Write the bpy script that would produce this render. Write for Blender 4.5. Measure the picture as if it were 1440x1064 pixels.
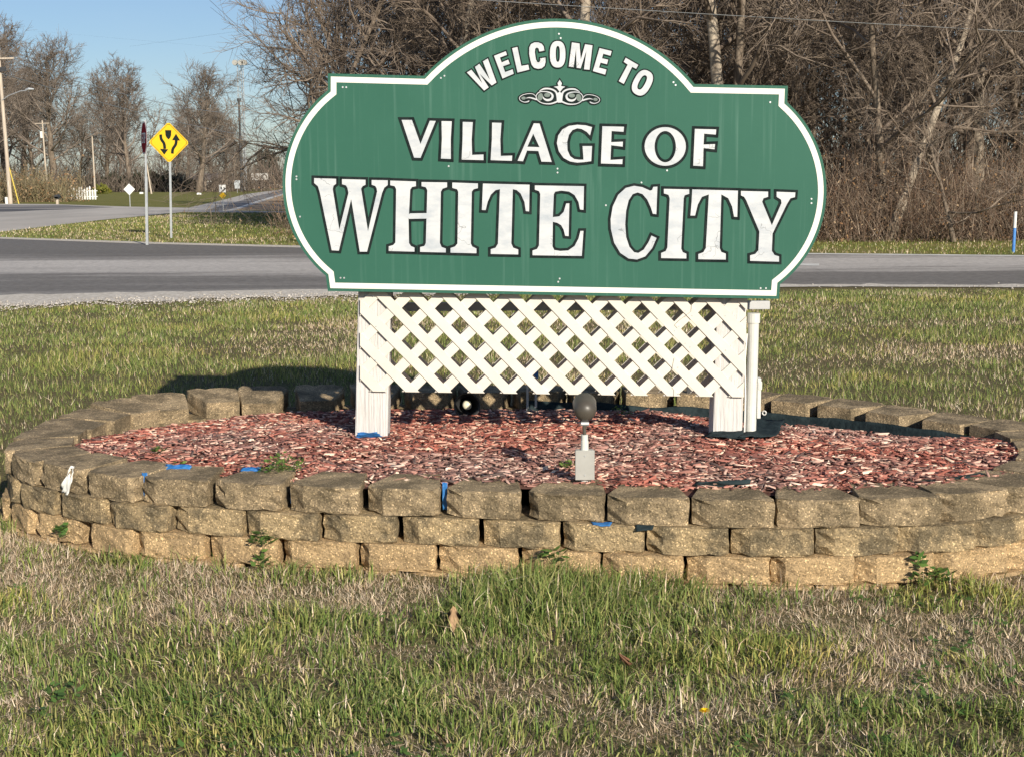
import bpy, bmesh, math, random
import numpy as np
from mathutils import Vector, Matrix
from mathutils.geometry import delaunay_2d_cdt
for o in list(bpy.data.objects): bpy.data.objects.remove(o)
S = bpy.context.scene
COL = S.collection
R = math.radians
random.seed(7); RNG = np.random.default_rng(7)

# ------------------------------------------------------------ camera
F, W, H = 2000.0, 1440, 1064          # focal length in photo pixels
HZ, ROLL, CH = 257.0, R(0.3), 1.5
PITCH = math.atan((532 - HZ) / F)
fwd = np.array([0, math.cos(PITCH), -math.sin(PITCH)])
r0 = np.array([1.0, 0, 0]); u0 = np.cross(r0, fwd)
rgt = r0 * math.cos(ROLL) - u0 * math.sin(ROLL)
upv = u0 * math.cos(ROLL) + r0 * math.sin(ROLL)
CP = np.array([0, 0, CH])
cam = bpy.data.cameras.new('camera'); co = bpy.data.objects.new('camera', cam); COL.objects.link(co)
M3 = Matrix((rgt, upv, -fwd)).transposed()
co.matrix_world = Matrix.Translation(CP) @ M3.to_4x4()
cam.sensor_width = 36; cam.lens = F / W * 36; cam.clip_end = 6000; cam.clip_start = 0.05
S.camera = co
S.render.resolution_x = 1024; S.render.resolution_y = 756

def ray(x, y): return fwd + rgt * (x - 720) / F - upv * (y - 532) / F
def onz(x, y, z=0.0):
    d = ray(x, y); return CP + d * ((z - CH) / d[2])
def ony(x, y, Y):
    d = ray(x, y); return CP + d * (Y / d[1])
def proj(P):
    v = np.array(P) - CP; d = v @ fwd
    return 720 + F * (v @ rgt) / d, 532 - F * (v @ upv) / d

# ------------------------------------------------------------ sky and sun
SUN_EL = R(22.5); trav = np.array([-0.39, 0.92]); trav /= np.linalg.norm(trav)
S.world = bpy.data.worlds.new('World'); S.world.use_nodes = True
nt = S.world.node_tree; bg = nt.nodes['Background']
sk = nt.nodes.new('ShaderNodeTexSky'); sk.sky_type = 'NISHITA'; sk.sun_disc = False
sk.sun_elevation = SUN_EL; sk.sun_rotation = math.atan2(-trav[0], -trav[1])
sk.air_density = 1.0; sk.dust_density = 0.3; sk.ozone_density = 3.0
# thin cirrus: a little of a paler tone where stretched noise is high
tc = nt.nodes.new('ShaderNodeTexCoord'); mp = nt.nodes.new('ShaderNodeMapping'); mp.inputs['Scale'].default_value = (1.5, 1.5, 5)
mp.inputs['Rotation'].default_value = (0, R(9), 0)
nz = nt.nodes.new('ShaderNodeTexNoise'); nz.inputs['Scale'].default_value = 2.3; nz.inputs['Detail'].default_value = 6
rp = nt.nodes.new('ShaderNodeValToRGB'); rp.color_ramp.elements[0].position = .40; rp.color_ramp.elements[1].position = .85
rp.color_ramp.elements[1].color = (.22, .22, .22, 1)
mx = nt.nodes.new('ShaderNodeMix'); mx.data_type = 'RGBA'
nt.links.new(tc.outputs['Generated'], mp.inputs[0]); nt.links.new(mp.outputs[0], nz.inputs[0])
nt.links.new(nz.outputs[0], rp.inputs[0]); nt.links.new(rp.outputs[0], mx.inputs[0])
nt.links.new(sk.outputs[0], mx.inputs[6]); mx.inputs[7].default_value = (7.5, 8.2, 9.0, 1)
tn = nt.nodes.new('ShaderNodeMix'); tn.data_type = 'RGBA'; tn.blend_type = 'MULTIPLY'; tn.inputs[0].default_value = 1; tn.inputs[7].default_value = (.92, .965, 1.09, 1)
nt.links.new(mx.outputs[2], tn.inputs[6]); nt.links.new(tn.outputs[2], bg.inputs[0]); bg.inputs[1].default_value = 0.070
sl = bpy.data.lights.new('sun', 'SUN'); sl.energy = 5.0; sl.angle = R(0.53); sl.color = (1.0, .915, .78)
so = bpy.data.objects.new('sun', sl); COL.objects.link(so); so.location = (5, -10, 8)
sd = Vector((trav[0] * math.cos(SUN_EL), trav[1] * math.cos(SUN_EL), -math.sin(SUN_EL)))
so.rotation_euler = sd.to_track_quat('-Z', 'Y').to_euler()
S.view_settings.view_transform = 'Standard'; S.view_settings.look = 'None'
S.view_settings.exposure = 0.30; S.view_settings.gamma = 1
try: S.view_settings.use_curve_mapping = False
except Exception: pass

# ------------------------------------------------------------ helpers
def link(o, parent=None):
    COL.objects.link(o)
    if parent is not None: o.parent = parent
    return o
def tag(o, label=None, cat=None, group=None, kind=None):
    if label: o['label'] = label
    if cat: o['category'] = cat
    if group: o['group'] = group
    if kind: o['kind'] = kind
    return o
def thing(name, label, cat, loc=(0, 0, 0), rz=0, group=None):
    o = bpy.data.objects.new(name, None); o.empty_display_size = .1
    o.location = loc; o.rotation_euler = (0, 0, rz); link(o)
    return tag(o, label, cat, group)
def mesh(name, v, f, mat=None, smooth=False):
    me = bpy.data.meshes.new(name); me.from_pydata([tuple(map(float, p)) for p in v], [], [tuple(map(int, q)) for q in f]); me.update()
    if mat: me.materials.append(mat)
    if smooth: me.shade_smooth()
    return me
def obj(name, v, f, mat, parent=None, loc=None, smooth=False):
    o = bpy.data.objects.new(name, mesh(name, v, f, mat, smooth)); link(o, parent)
    if loc is not None: o.location = loc
    return o
def npmesh(name, V, Fq, mat, col=None, smooth=False, nper=4):
    """fast mesh: V (n,3), Fq list of index arrays of equal width"""
    me = bpy.data.meshes.new(name)
    V = np.asarray(V, np.float32); me.vertices.add(len(V)); me.vertices.foreach_set('co', V.ravel())
    loops = np.concatenate([q.ravel() for q in Fq]).astype(np.int32)
    tot = np.concatenate([np.full(len(q), q.shape[1]) for q in Fq]).astype(np.int32)
    st = np.concatenate([[0], np.cumsum(tot)[:-1]]).astype(np.int32)
    me.loops.add(len(loops)); me.loops.foreach_set('vertex_index', loops)
    me.polygons.add(len(tot)); me.polygons.foreach_set('loop_start', st); me.polygons.foreach_set('loop_total', tot)
    if smooth: me.polygons.foreach_set('use_smooth', np.ones(len(tot), bool))
    if col is not None:
        a = me.color_attributes.new('tint', 'FLOAT_COLOR', 'POINT')
        c = np.ones((len(V), 4), np.float32); c[:, :3] = col; a.data.foreach_set('color', c.ravel())
    me.update(calc_edges=True); me.validate(); me.materials.append(mat)
    return me
class MB:
    def __init__(s): s.v = []; s.f = []
    def add(s, v, f):
        n = len(s.v); s.v += [tuple(p) for p in v]; s.f += [tuple(i + n for i in q) for q in f]; return s
    def box(s, a, b, m=None):
        (x0, y0, z0), (x1, y1, z1) = a, b
        v = [Vector(p) for p in ((x0,y0,z0),(x1,y0,z0),(x1,y1,z0),(x0,y1,z0),(x0,y0,z1),(x1,y0,z1),(x1,y1,z1),(x0,y1,z1))]
        if m is not None: v = [m @ p for p in v]
        return s.add(v, [(0,3,2,1),(4,5,6,7),(0,1,5,4),(1,2,6,5),(2,3,7,6),(3,0,4,7)])
    def tube(s, pts, rad, n=8, cap=True):
        pts = [Vector(p) for p in pts]
        if not hasattr(rad, '__len__'): rad = [rad] * len(pts)
        rings = []
        for i, p in enumerate(pts):
            t = (pts[min(i + 1, len(pts) - 1)] - pts[max(i - 1, 0)]).normalized()
            a = t.cross(Vector((0, 0, 1)) if abs(t.z) < .9 else Vector((1, 0, 0))).normalized(); b = t.cross(a)
            rings.append([p + (a * math.cos(2 * math.pi * k / n) + b * math.sin(2 * math.pi * k / n)) * rad[i] for k in range(n)])
        v = [q for r in rings for q in r]; f = []
        for i in range(len(pts) - 1):
            for k in range(n):
                k2 = (k + 1) % n; f.append((i*n+k, i*n+k2, (i+1)*n+k2, (i+1)*n+k))
        if cap: f += [tuple(range(n))[::-1], tuple((len(pts) - 1) * n + k for k in range(n))]
        return s.add(v, f)
    def obj(s, name, mat, parent=None, loc=None, smooth=False): return obj(name, s.v, s.f, mat, parent, loc, smooth)
def bevel(o, w=.003, seg=2):
    m = o.modifiers.new('bevel', 'BEVEL'); m.width = w; m.segments = seg; m.limit_method = 'ANGLE'; return o
def hash2(ix, iy, s):
    h = np.sin(ix * 127.1 + iy * 311.7 + s * 74.7) * 43758.5453; return h - np.floor(h)
def vnoise(x, y, s=0):
    ix = np.floor(x); iy = np.floor(y); fx = x - ix; fy = y - iy; fx = fx*fx*(3-2*fx); fy = fy*fy*(3-2*fy)
    return (hash2(ix,iy,s)*(1-fx)+hash2(ix+1,iy,s)*fx)*(1-fy)+(hash2(ix,iy+1,s)*(1-fx)+hash2(ix+1,iy+1,s)*fx)*fy
def fbm(x, y, s=0, o=4):
    a = 0; w = .5
    for i in range(o): a = a + w * vnoise(x * 2**i, y * 2**i, s + i * 3); w *= .5
    return a / (1 - .5**o)

# ------------------------------------------------------------ materials
def mat(name, c1, c2=None, scale=8, rough=.8, spec=.3, bump=0, bscale=40, detail=6, stretch=None, metal=0, c3=None, coord='Object', lo=.35, hi=.65):
    m = bpy.data.materials.new(name); m.use_nodes = True; n = m.node_tree.nodes; l = m.node_tree.links
    b = n['Principled BSDF']; b.inputs['Roughness'].default_value = rough; b.inputs['Metallic'].default_value = metal
    b.inputs['Specular IOR Level'].default_value = spec; b.inputs['Base Color'].default_value = (*c1, 1)
    t = n.new('ShaderNodeTexCoord'); mpp = n.new('ShaderNodeMapping'); l.new(t.outputs[coord], mpp.inputs[0])
    if stretch: mpp.inputs['Scale'].default_value = stretch
    if c2 is not None:
        z = n.new('ShaderNodeTexNoise'); z.inputs['Scale'].default_value = scale; z.inputs['Detail'].default_value = detail; z.inputs['Roughness'].default_value = .65
        l.new(mpp.outputs[0], z.inputs[0])
        r = n.new('ShaderNodeValToRGB'); r.color_ramp.elements[0].position = lo; r.color_ramp.elements[1].position = hi
        r.color_ramp.elements[0].color = (*c1, 1); r.color_ramp.elements[1].color = (*c2, 1)
        if c3 is not None: e = r.color_ramp.elements.new((lo + hi) / 2); e.color = (*c3, 1)
        l.new(z.outputs[0], r.inputs[0]); l.new(r.outputs[0], b.inputs['Base Color'])
    if bump:
        z2 = n.new('ShaderNodeTexNoise'); z2.inputs['Scale'].default_value = bscale; z2.inputs['Detail'].default_value = 8
        l.new(mpp.outputs[0], z2.inputs[0]); bp = n.new('ShaderNodeBump'); bp.inputs['Strength'].default_value = bump; bp.inputs['Distance'].default_value = .01
        l.new(z2.outputs[0], bp.inputs['Height']); l.new(bp.outputs[0], b.inputs['Normal'])
    return m
def tintmat(name, rough=.75, spec=.2, trans=0.0):
    m = bpy.data.materials.new(name); m.use_nodes = True; n = m.node_tree.nodes; l = m.node_tree.links
    b = n['Principled BSDF']; b.inputs['Roughness'].default_value = rough; b.inputs['Specular IOR Level'].default_value = spec
    a = n.new('ShaderNodeVertexColor'); a.layer_name = 'tint'; l.new(a.outputs[0], b.inputs['Base Color'])
    if trans:
        t = n.new('ShaderNodeBsdfTranslucent'); l.new(a.outputs[0], t.inputs[0]); ms = n.new('ShaderNodeMixShader'); ms.inputs[0].default_value = trans
        l.new(b.outputs[0], ms.inputs[1]); l.new(t.outputs[0], ms.inputs[2]); l.new(ms.outputs[0], n['Material Output'].inputs[0])
    return m

M_grass = tintmat('grass_blade', .55, .3, .12)
M_chip = tintmat('wood_chip', .85, .15)
M_twig = tintmat('twig', .9, .1)
M_leaf = tintmat('leaf', .6, .3, .2)
M_bark = mat('bark', (.10, .075, .055), (.27, .22, .17), 3.0, .9, .1, .6, 12, stretch=(3, 3, .6))
M_barkpale = mat('pale_bark', (.22, .18, .14), (.48, .41, .32), 3.0, .9, .1, .6, 12, stretch=(3, 3, .6))
M_branch = mat('branch_bark', (.13, .10, .079), (.31, .25, .195), 1.2, .9, .1)
M_brfar = mat('far_branch_bark', (.15, .12, .098), (.27, .225, .185), .6, .9, .1)
M_galv = mat('galvanised_steel', (.42, .44, .45), (.56, .58, .58), 6, .45, .5, metal=.6)
M_pole = mat('weathered_pole_wood', (.38, .31, .24), (.60, .52, .42), 2, .9, .1, .3, 20, stretch=(6, 6, .5))
M_white = mat('white_paint', (.80, .79, .75), (.70, .69, .64), 6, .55, .3)
M_vinyl = mat('white_vinyl', (.68, .645, .565), (.61, .575, .50), 5, .55, .3)
M_dark = mat('dark_metal', (.03, .032, .035), (.05, .05, .05), 8, .5, .4)
M_black = mat('black_print', (.007, .013, .013), (.018, .026, .025), 30, .8, .1)
M_yellow = mat('yellow_sheeting', (.83, .50, .006), (.78, .46, .01), 3, .45, .4)
M_red = mat('red_sheeting', (.32, .018, .022), (.24, .015, .02), 6, .9, .05)
M_pvc = mat('grey_white_pvc', (.66, .66, .61), (.58, .58, .53), 10, .45, .4)
M_box = mat('grey_box_plastic', (.38, .375, .345), (.31, .305, .28), 9, .5, .4)
M_lamp = mat('bronze_lamp', (.065, .056, .044), (.09, .078, .062), 12, .42, .5)
M_blue = mat('blue_tarp', (.018, .12, .36), (.05, .22, .52), 22, .45, .4, .5, 30)
M_fabric = mat('landscape_fabric', (.013, .022, .025), (.03, .045, .048), 16, .85, .12, .9, 30)
M_bluepost = mat('blue_post', (.06, .20, .55), (.10, .28, .62), 10, .5, .3)

def mat_board():
    m = mat('green_board_paint', (.026, .106, .072), (.031, .117, .080), 1.6, .6, .18)
    n = m.node_tree.nodes; l = m.node_tree.links; b = n['Principled BSDF']; old = b.inputs['Base Color'].links[0].from_socket
    t = n.new('ShaderNodeTexCoord'); mp_ = n.new('ShaderNodeMapping'); mp_.inputs['Scale'].default_value = (34, 1, 1.1); l.new(t.outputs['Object'], mp_.inputs[0])
    z = n.new('ShaderNodeTexNoise'); z.inputs['Scale'].default_value = 1.6; z.inputs['Detail'].default_value = 5; l.new(mp_.outputs[0], z.inputs[0])
    r = n.new('ShaderNodeValToRGB'); r.color_ramp.elements[0].position = .55; r.color_ramp.elements[1].position = .85
    r.color_ramp.elements[0].color = (0,0,0,1); r.color_ramp.elements[1].color = (.55,.55,.55,1); l.new(z.outputs[0], r.inputs[0])
    z3 = n.new('ShaderNodeTexNoise'); z3.inputs['Scale'].default_value = 3; l.new(t.outputs['Object'], z3.inputs[0])
    mm = n.new('ShaderNodeMath'); mm.operation = 'MULTIPLY'; l.new(r.outputs[0], mm.inputs[0]); l.new(z3.outputs[0], mm.inputs[1])
    x = n.new('ShaderNodeMix'); x.data_type = 'RGBA'; l.new(mm.outputs[0], x.inputs[0]); l.new(old, x.inputs[6]); x.inputs[7].default_value = (.15, .27, .22, 1)
    l.new(x.outputs[2], b.inputs['Base Color'])
    return m
def mat_letter():
    m = mat('silver_white_leaf', (.56, .575, .58), (.36, .40, .44), 7, .5, .3, lo=.42, hi=.75, stretch=(1, 1, 2.2))
    n = m.node_tree.nodes; l = m.node_tree.links; b = n['Principled BSDF']; old = b.inputs['Base Color'].links[0].from_socket
    t = n.new('ShaderNodeTexCoord'); v = n.new('ShaderNodeTexVoronoi'); v.feature = 'DISTANCE_TO_EDGE'; v.inputs['Scale'].default_value = 9
    zz = n.new('ShaderNodeTexNoise'); zz.inputs['Scale'].default_value = 14; l.new(t.outputs['Object'], zz.inputs[0])
    ad = n.new('ShaderNodeMix'); ad.data_type = 'RGBA'; ad.inputs[0].default_value = .12; l.new(t.outputs['Object'], ad.inputs[6]); l.new(zz.outputs[1], ad.inputs[7]); l.new(ad.outputs[2], v.inputs[0])
    lt = n.new('ShaderNodeMath'); lt.operation = 'LESS_THAN'; lt.inputs[1].default_value = .010; l.new(v.outputs[0], lt.inputs[0])
    z3 = n.new('ShaderNodeTexNoise'); z3.inputs['Scale'].default_value = 6; l.new(t.outputs['Object'], z3.inputs[0])
    gt = n.new('ShaderNodeMath'); gt.operation = 'GREATER_THAN'; gt.inputs[1].default_value = .57; l.new(z3.outputs[0], gt.inputs[0])
    mu = n.new('ShaderNodeMath'); mu.operation = 'MULTIPLY'; l.new(lt.outputs[0], mu.inputs[0]); l.new(gt.outputs[0], mu.inputs[1])
    mu2 = n.new('ShaderNodeMath'); mu2.operation = 'MULTIPLY'; mu2.inputs[1].default_value = .6; l.new(mu.outputs[0], mu2.inputs[0])
    x = n.new('ShaderNodeMix'); x.data_type = 'RGBA'; l.new(mu2.outputs[0], x.inputs[0]); l.new(old, x.inputs[6]); x.inputs[7].default_value = (.16, .17, .17, 1)
    l.new(x.outputs[2], b.inputs['Base Color']); return m
def mat_post():
    m = mat('white_painted_timber', (.62, .60, .575), (.44, .41, .37), 5, .75, .15, 1.0, 9, stretch=(11, 11, .6), lo=.45, hi=.8)
    return m
def mat_block(name, tan, grey, lo, hi):
    m = bpy.data.materials.new(name); m.use_nodes = True; n = m.node_tree.nodes; l = m.node_tree.links; b = n['Principled BSDF']
    b.inputs['Roughness'].default_value = .92; b.inputs['Specular IOR Level'].default_value = .15
    t = n.new('ShaderNodeTexCoord'); oi = n.new('ShaderNodeObjectInfo')
    ad = n.new('ShaderNodeVectorMath'); ad.operation = 'MULTIPLY_ADD'; ad.inputs[1].default_value = (1,1,1)
    cb = n.new('ShaderNodeCombineXYZ'); mu = n.new('ShaderNodeMath'); mu.operation = 'MULTIPLY'; mu.inputs[1].default_value = 37
    l.new(oi.outputs['Random'], mu.inputs[0]); l.new(mu.outputs[0], cb.inputs[0]); l.new(mu.outputs[0], cb.inputs[1])
    l.new(t.outputs['Object'], ad.inputs[0]); l.new(cb.outputs[0], ad.inputs[2])
    z = n.new('ShaderNodeTexNoise'); z.inputs['Scale'].default_value = 6.5; z.inputs['Detail'].default_value = 7; z.inputs['Roughness'].default_value = .7; l.new(ad.outputs[0], z.inputs[0])
    r = n.new('ShaderNodeValToRGB'); r.color_ramp.elements[0].position = lo; r.color_ramp.elements[1].position = hi
    r.color_ramp.elements[0].color = (*tan, 1); r.color_ramp.elements[1].color = (*grey, 1); l.new(z.outputs[0], r.inputs[0])
    # fine aggregate: dark grit and pale flecks
    v = n.new('ShaderNodeTexVoronoi'); v.inputs['Scale'].default_value = 210; l.new(ad.outputs[0], v.inputs[0])
    r2 = n.new('ShaderNodeValToRGB'); r2.color_ramp.interpolation = 'CONSTANT'; e = r2.color_ramp.elements
    e[0].color = (.62,.62,.62,1); e[1].position = .25; e[1].color = (1,1,1,1); q = e.new(.7); q.color = (1.22,1.2,1.15,1); q = e.new(.94); q.color = (2.5,2.45,2.35,1)
    sep = n.new('ShaderNodeSeparateColor'); l.new(v.outputs['Color'], sep.inputs[0]); l.new(sep.outputs[0], r2.inputs[0])
    x = n.new('ShaderNodeMix'); x.data_type = 'RGBA'; x.blend_type = 'MULTIPLY'; x.inputs[0].default_value = .75; l.new(r.outputs[0], x.inputs[6]); l.new(r2.outputs[0], x.inputs[7])
    l.new(x.outputs[2], b.inputs['Base Color'])
    z2 = n.new('ShaderNodeTexNoise'); z2.inputs['Scale'].default_value = 55; z2.inputs['Detail'].default_value = 8; z2.inputs['Roughness'].default_value = .7; l.new(ad.outputs[0], z2.inputs[0])
    bp = n.new('ShaderNodeBump'); bp.inputs['Strength'].default_value = 1.0; bp.inputs['Distance'].default_value = .02; l.new(z2.outputs[0], bp.inputs['Height']); l.new(bp.outputs[0], b.inputs['Normal'])
    return m
M_board, M_letter, M_post = mat_board(), mat_letter(), mat_post()
TAN, GRY = (.44, .315, .165), (.17, .138, .095)
M_blk = [mat_block('weathered_block', (.46, .35, .215), (.22, .172, .107), .40, .57), mat_block('stained_block', (.48, .36, .205), (.20, .16, .10), .44, .58), mat_block('tan_block', (.56, .395, .215), (.34, .245, .14), .46, .68)]

def ground_mat():
    m = bpy.data.materials.new('lawn_soil'); m.use_nodes = True; n = m.node_tree.nodes; l = m.node_tree.links; b = n['Principled BSDF']
    b.inputs['Roughness'].default_value = .95; b.inputs['Specular IOR Level'].default_value = .08
    t = n.new('ShaderNodeTexCoord')
    def noise(sc, d=6, ro=.6):
        z = n.new('ShaderNodeTexNoise'); z.inputs['Scale'].default_value = sc; z.inputs['Detail'].default_value = d; z.inputs['Roughness'].default_value = ro; l.new(t.outputs['Object'], z.inputs[0]); return z
    r = n.new('ShaderNodeValToRGB'); e = r.color_ramp.elements
    e[0].position = .3; e[0].color = (.15, .17, .045, 1); e[1].position = .7; e[1].color = (.29, .24, .11, 1); q = e.new(.5); q.color = (.21, .205, .065, 1)
    l.new(noise(.28, 8, .7).outputs[0], r.inputs[0])
    r2 = n.new('ShaderNodeValToRGB'); e = r2.color_ramp.elements; e[0].position = .35; e[0].color = (.55,.55,.5,1); e[1].position = .65; e[1].color = (1.25,1.22,1.15,1)
    l.new(noise(9, 8, .75).outputs[0], r2.inputs[0])
    x = n.new('ShaderNodeMix'); x.data_type = 'RGBA'; x.blend_type = 'MULTIPLY'; x.inputs[0].default_value = 1; l.new(r.outputs[0], x.inputs[6]); l.new(r2.outputs[0], x.inputs[7])
    l.new(x.outputs[2], b.inputs['Base Color'])
    bp = n.new('ShaderNodeBump'); bp.inputs['Strength'].default_value = .7; bp.inputs['Distance'].default_value = .04; l.new(noise(22).outputs[0], bp.inputs['Height']); l.new(bp.outputs[0], b.inputs['Normal'])
    return m
M_ground = ground_mat()
M_asph = mat('worn_asphalt', (.085, .084, .088), (.40, .36, .32), .5, .9, .2, .5, 60, stretch=(.10, .8, 1), lo=.38, hi=.60, c3=(.16, .153, .15))
def road_mat():
    m = mat('banded_asphalt', (.1, .1, .1), None, rough=.9, spec=.2, bump=.5, bscale=60); n = m.node_tree.nodes; l = m.node_tree.links; b = n['Principled BSDF']
    t = n.new('ShaderNodeTexCoord'); sx = n.new('ShaderNodeSeparateXYZ'); l.new(t.outputs['Object'], sx.inputs[0])
    mpx_ = n.new('ShaderNodeMapping'); mpx_.inputs['Scale'].default_value = (.16, .9, 1); l.new(t.outputs['Object'], mpx_.inputs[0])
    z = n.new('ShaderNodeTexNoise'); z.inputs['Scale'].default_value = 1.0; z.inputs['Detail'].default_value = 8; z.inputs['Roughness'].default_value = .7; l.new(mpx_.outputs[0], z.inputs[0])
    a = n.new('ShaderNodeMath'); a.operation = 'MULTIPLY_ADD'; a.inputs[1].default_value = 8.5; l.new(z.outputs[0], a.inputs[0]); l.new(sx.outputs[1], a.inputs[2])
    mr = n.new('ShaderNodeMapRange'); mr.inputs[1].default_value = 21.5; mr.inputs[2].default_value = 45.5; l.new(a.outputs[0], mr.inputs[0])
    r = n.new('ShaderNodeValToRGB'); e = r.color_ramp.elements; e[0].position = 0; e[0].color = (.27,.25,.225,1); e[1].position = 1; e[1].color = (.18,.17,.16,1)
    for p, c in ((.10,.20),(.16,.135),(.25,.15),(.32,.33),(.42,.38),(.50,.21),(.58,.125),(.66,.135)):
        q = e.new(p); q.color = (c*1.36, c*1.27, c*1.17, 1)
    l.new(mr.outputs[0], r.inputs[0]); z2 = n.new('ShaderNodeTexNoise'); z2.inputs['Scale'].default_value = 7; z2.inputs['Detail'].default_value = 9; z2.inputs['Roughness'].default_value = .8; l.new(t.outputs['Object'], z2.inputs[0])
    r2 = n.new('ShaderNodeValToRGB'); r2.color_ramp.elements[0].position = .3; r2.color_ramp.elements[0].color = (.6,.6,.6,1); r2.color_ramp.elements[1].position = .7; r2.color_ramp.elements[1].color = (1.35,1.35,1.35,1); l.new(z2.outputs[0], r2.inputs[0])
    x = n.new('ShaderNodeMix'); x.data_type = 'RGBA'; x.blend_type = 'MULTIPLY'; x.inputs[0].default_value = 1; l.new(r.outputs[0], x.inputs[6]); l.new(r2.outputs[0], x.inputs[7]); l.new(x.outputs[2], b.inputs['Base Color']); return m
M_band = road_mat()
M_hwy = mat('pale_highway', (.40, .37, .33), (.55, .505, .45), .25, .9, .2, stretch=(1, .3, 1))
M_gravel = mat('pale_gravel', (.42, .375, .31), (.74, .69, .61), 14, .95, .1, .9, 25, detail=9)
M_roadpaint = mat('road_paint', (.74, .73, .69), (.55, .54, .50), 2, .8, .2)
M_dryfield = mat('dry_field', (.34, .235, .15), (.44, .33, .22), .2, .95, .1)
M_soil = mat('bed_soil', (.11, .055, .042), (.20, .105, .08), 20, .95, .1, .6, 30)

# ------------------------------------------------------------ ground, roads
def sheet(name, pts, mt, z=0.0, parent=None):
    v = [(p[0], p[1], z) for p in pts]; bm = bmesh.new(); f = bm.faces.new([bm.verts.new(p) for p in v])
    if f.normal.z < 0: f.normal_flip()
    bm.normal_update()
    for q in bm.faces:
        if q.normal.z < 0: q.normal_flip()
    bmesh.ops.triangulate(bm, faces=bm.faces[:]); me = bpy.data.meshes.new(name); bm.to_mesh(me); bm.free(); me.materials.append(mt)
    o = bpy.data.objects.new(name, me); link(o, parent)
    if parent is None: tag(o, kind='structure')
    return o
sheet('ground', [(-3000, -60), (3000, -60), (3000, 4500), (-3000, 4500)], M_ground, 0)
sheet('lawn_soil', [(-40, -5), (40, -5), (40, 20.2), (-40, 20.2)], mat('thatch_soil', (.085, .075, .036), (.22, .175, .10), 34, .95, .05, 1.0, 60, detail=10, c3=(.14, .12, .06)), .003)
def gp(*l): return [onz(x, y)[:2] for x, y in l]
near = gp((0, 417), (240, 413), (480, 408), (800, 404), (1150, 402), (1440, 403))
far = gp((0, 336), (200, 343), (420, 348.5), (800, 354), (1150, 358), (1440, 361))
def ext(pl, xl, xr):
    a, b = pl[0], pl[1]; s = (a[1]-b[1])/(a[0]-b[0]); c, d = pl[-2], pl[-1]; s2 = (d[1]-c[1])/(d[0]-c[0])
    return [np.array((xl, a[1]+(xl-a[0])*s))] + list(pl) + [np.array((xr, d[1]+(xr-d[0])*s2))]
nearE, farE = ext(near, -60, 70), ext(far, -60, 70)
road = sheet('side_road', nearE + farE[::-1], M_band, .008)
wob = lambda p, i, a: np.array((p[0], p[1] - a * (1 + .35 * math.sin(i * 2.3))))
dense = []
for i in range(len(nearE) - 1):
    n_ = max(2, int((nearE[i+1][0] - nearE[i][0]) / .2))
    for k in range(n_): dense.append(nearE[i] + (nearE[i+1] - nearE[i]) * k / n_)
gl = []
for i, p in enumerate(dense):
    wd = np.interp(p[0], [-12, -7, -2.4, 0, 3, 6, 30], [1.5, 1.45, 1.3, .9, .4, .3, .3])
    gl.append(np.array((p[0], p[1] - wd * (1 + .45 * (vnoise(p[0]*1.3, 3.1, 5) - .5) + .35 * (vnoise(p[0]*4.1, 1.1, 6) - .5)))))
sheet('gravel_shoulder', gl + [np.array((p[0], p[1] + .55 * vnoise(p[0]*1.1, 2., 8) * vnoise(p[0]*5.3, 4., 9) + .1 * vnoise(p[0]*9.1, 5., 3))) for p in dense[::-1]], M_gravel, .012)
fl = [p for p in farE if p[0] > -6]
sheet('edge_line', [p - np.array((0, .18)) for p in fl] + [p + np.array((0, .30)) for p in fl[::-1]], M_roadpaint, .013, road)
fl2 = [p for p in farE if p[0] < -4.5]
sheet('gravel_edge', [p - np.array((0, .2)) for p in fl2] + [p + np.array((0, .8)) for p in fl2[::-1]], M_gravel, .0125, road)
dl = gp((1060, 371.2), (1152, 371.8), (1152, 374.8), (1060, 374.2)); sheet('lane_dash', dl, M_roadpaint, .013, road)
hw = sheet('highway', gp((-500, 283), (0, 287), (75, 287.5), (180, 291), (265, 292.5), (312, 282), (345, 273.5), (395, 266.5), (430, 262.5), (450, 262.5), (405, 272.5), (330, 296.5), (400, 297.5), (460, 299), (470, 303), (400, 300.5), (258, 298.5), (140, 310), (5, 326), (-60, 338), (-160, 345), (-500, 345)), M_hwy, .006)
sheet('asphalt_lane', gp((-500, 287), (0, 289), (90, 289), (160, 292), (120, 294.5), (60, 296), (0, 299), (-500, 306)), M_asph, .011, hw)
sheet('asphalt_lane', gp((290, 296), (330, 285), (362, 275.5), (398, 267.8), (412, 267.8), (392, 275), (352, 287), (318, 296)), M_asph, .011, hw)
sheet('edge_line', gp((322, 296.4), (362, 283), (400, 272.4), (402, 272.6), (365, 283.7), (326, 296.8)), M_roadpaint, .014, hw)
sheet('dry_median', gp((332, 295.5), (405, 273), (470, 270), (470, 297), (400, 296)), M_dryfield, .005)
sheet('dry_field', gp((300, 263), (340, 266.2), (395, 265.2), (440, 261.8), (500, 261.2), (300, 260.5)), M_dryfield, .007)

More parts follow.
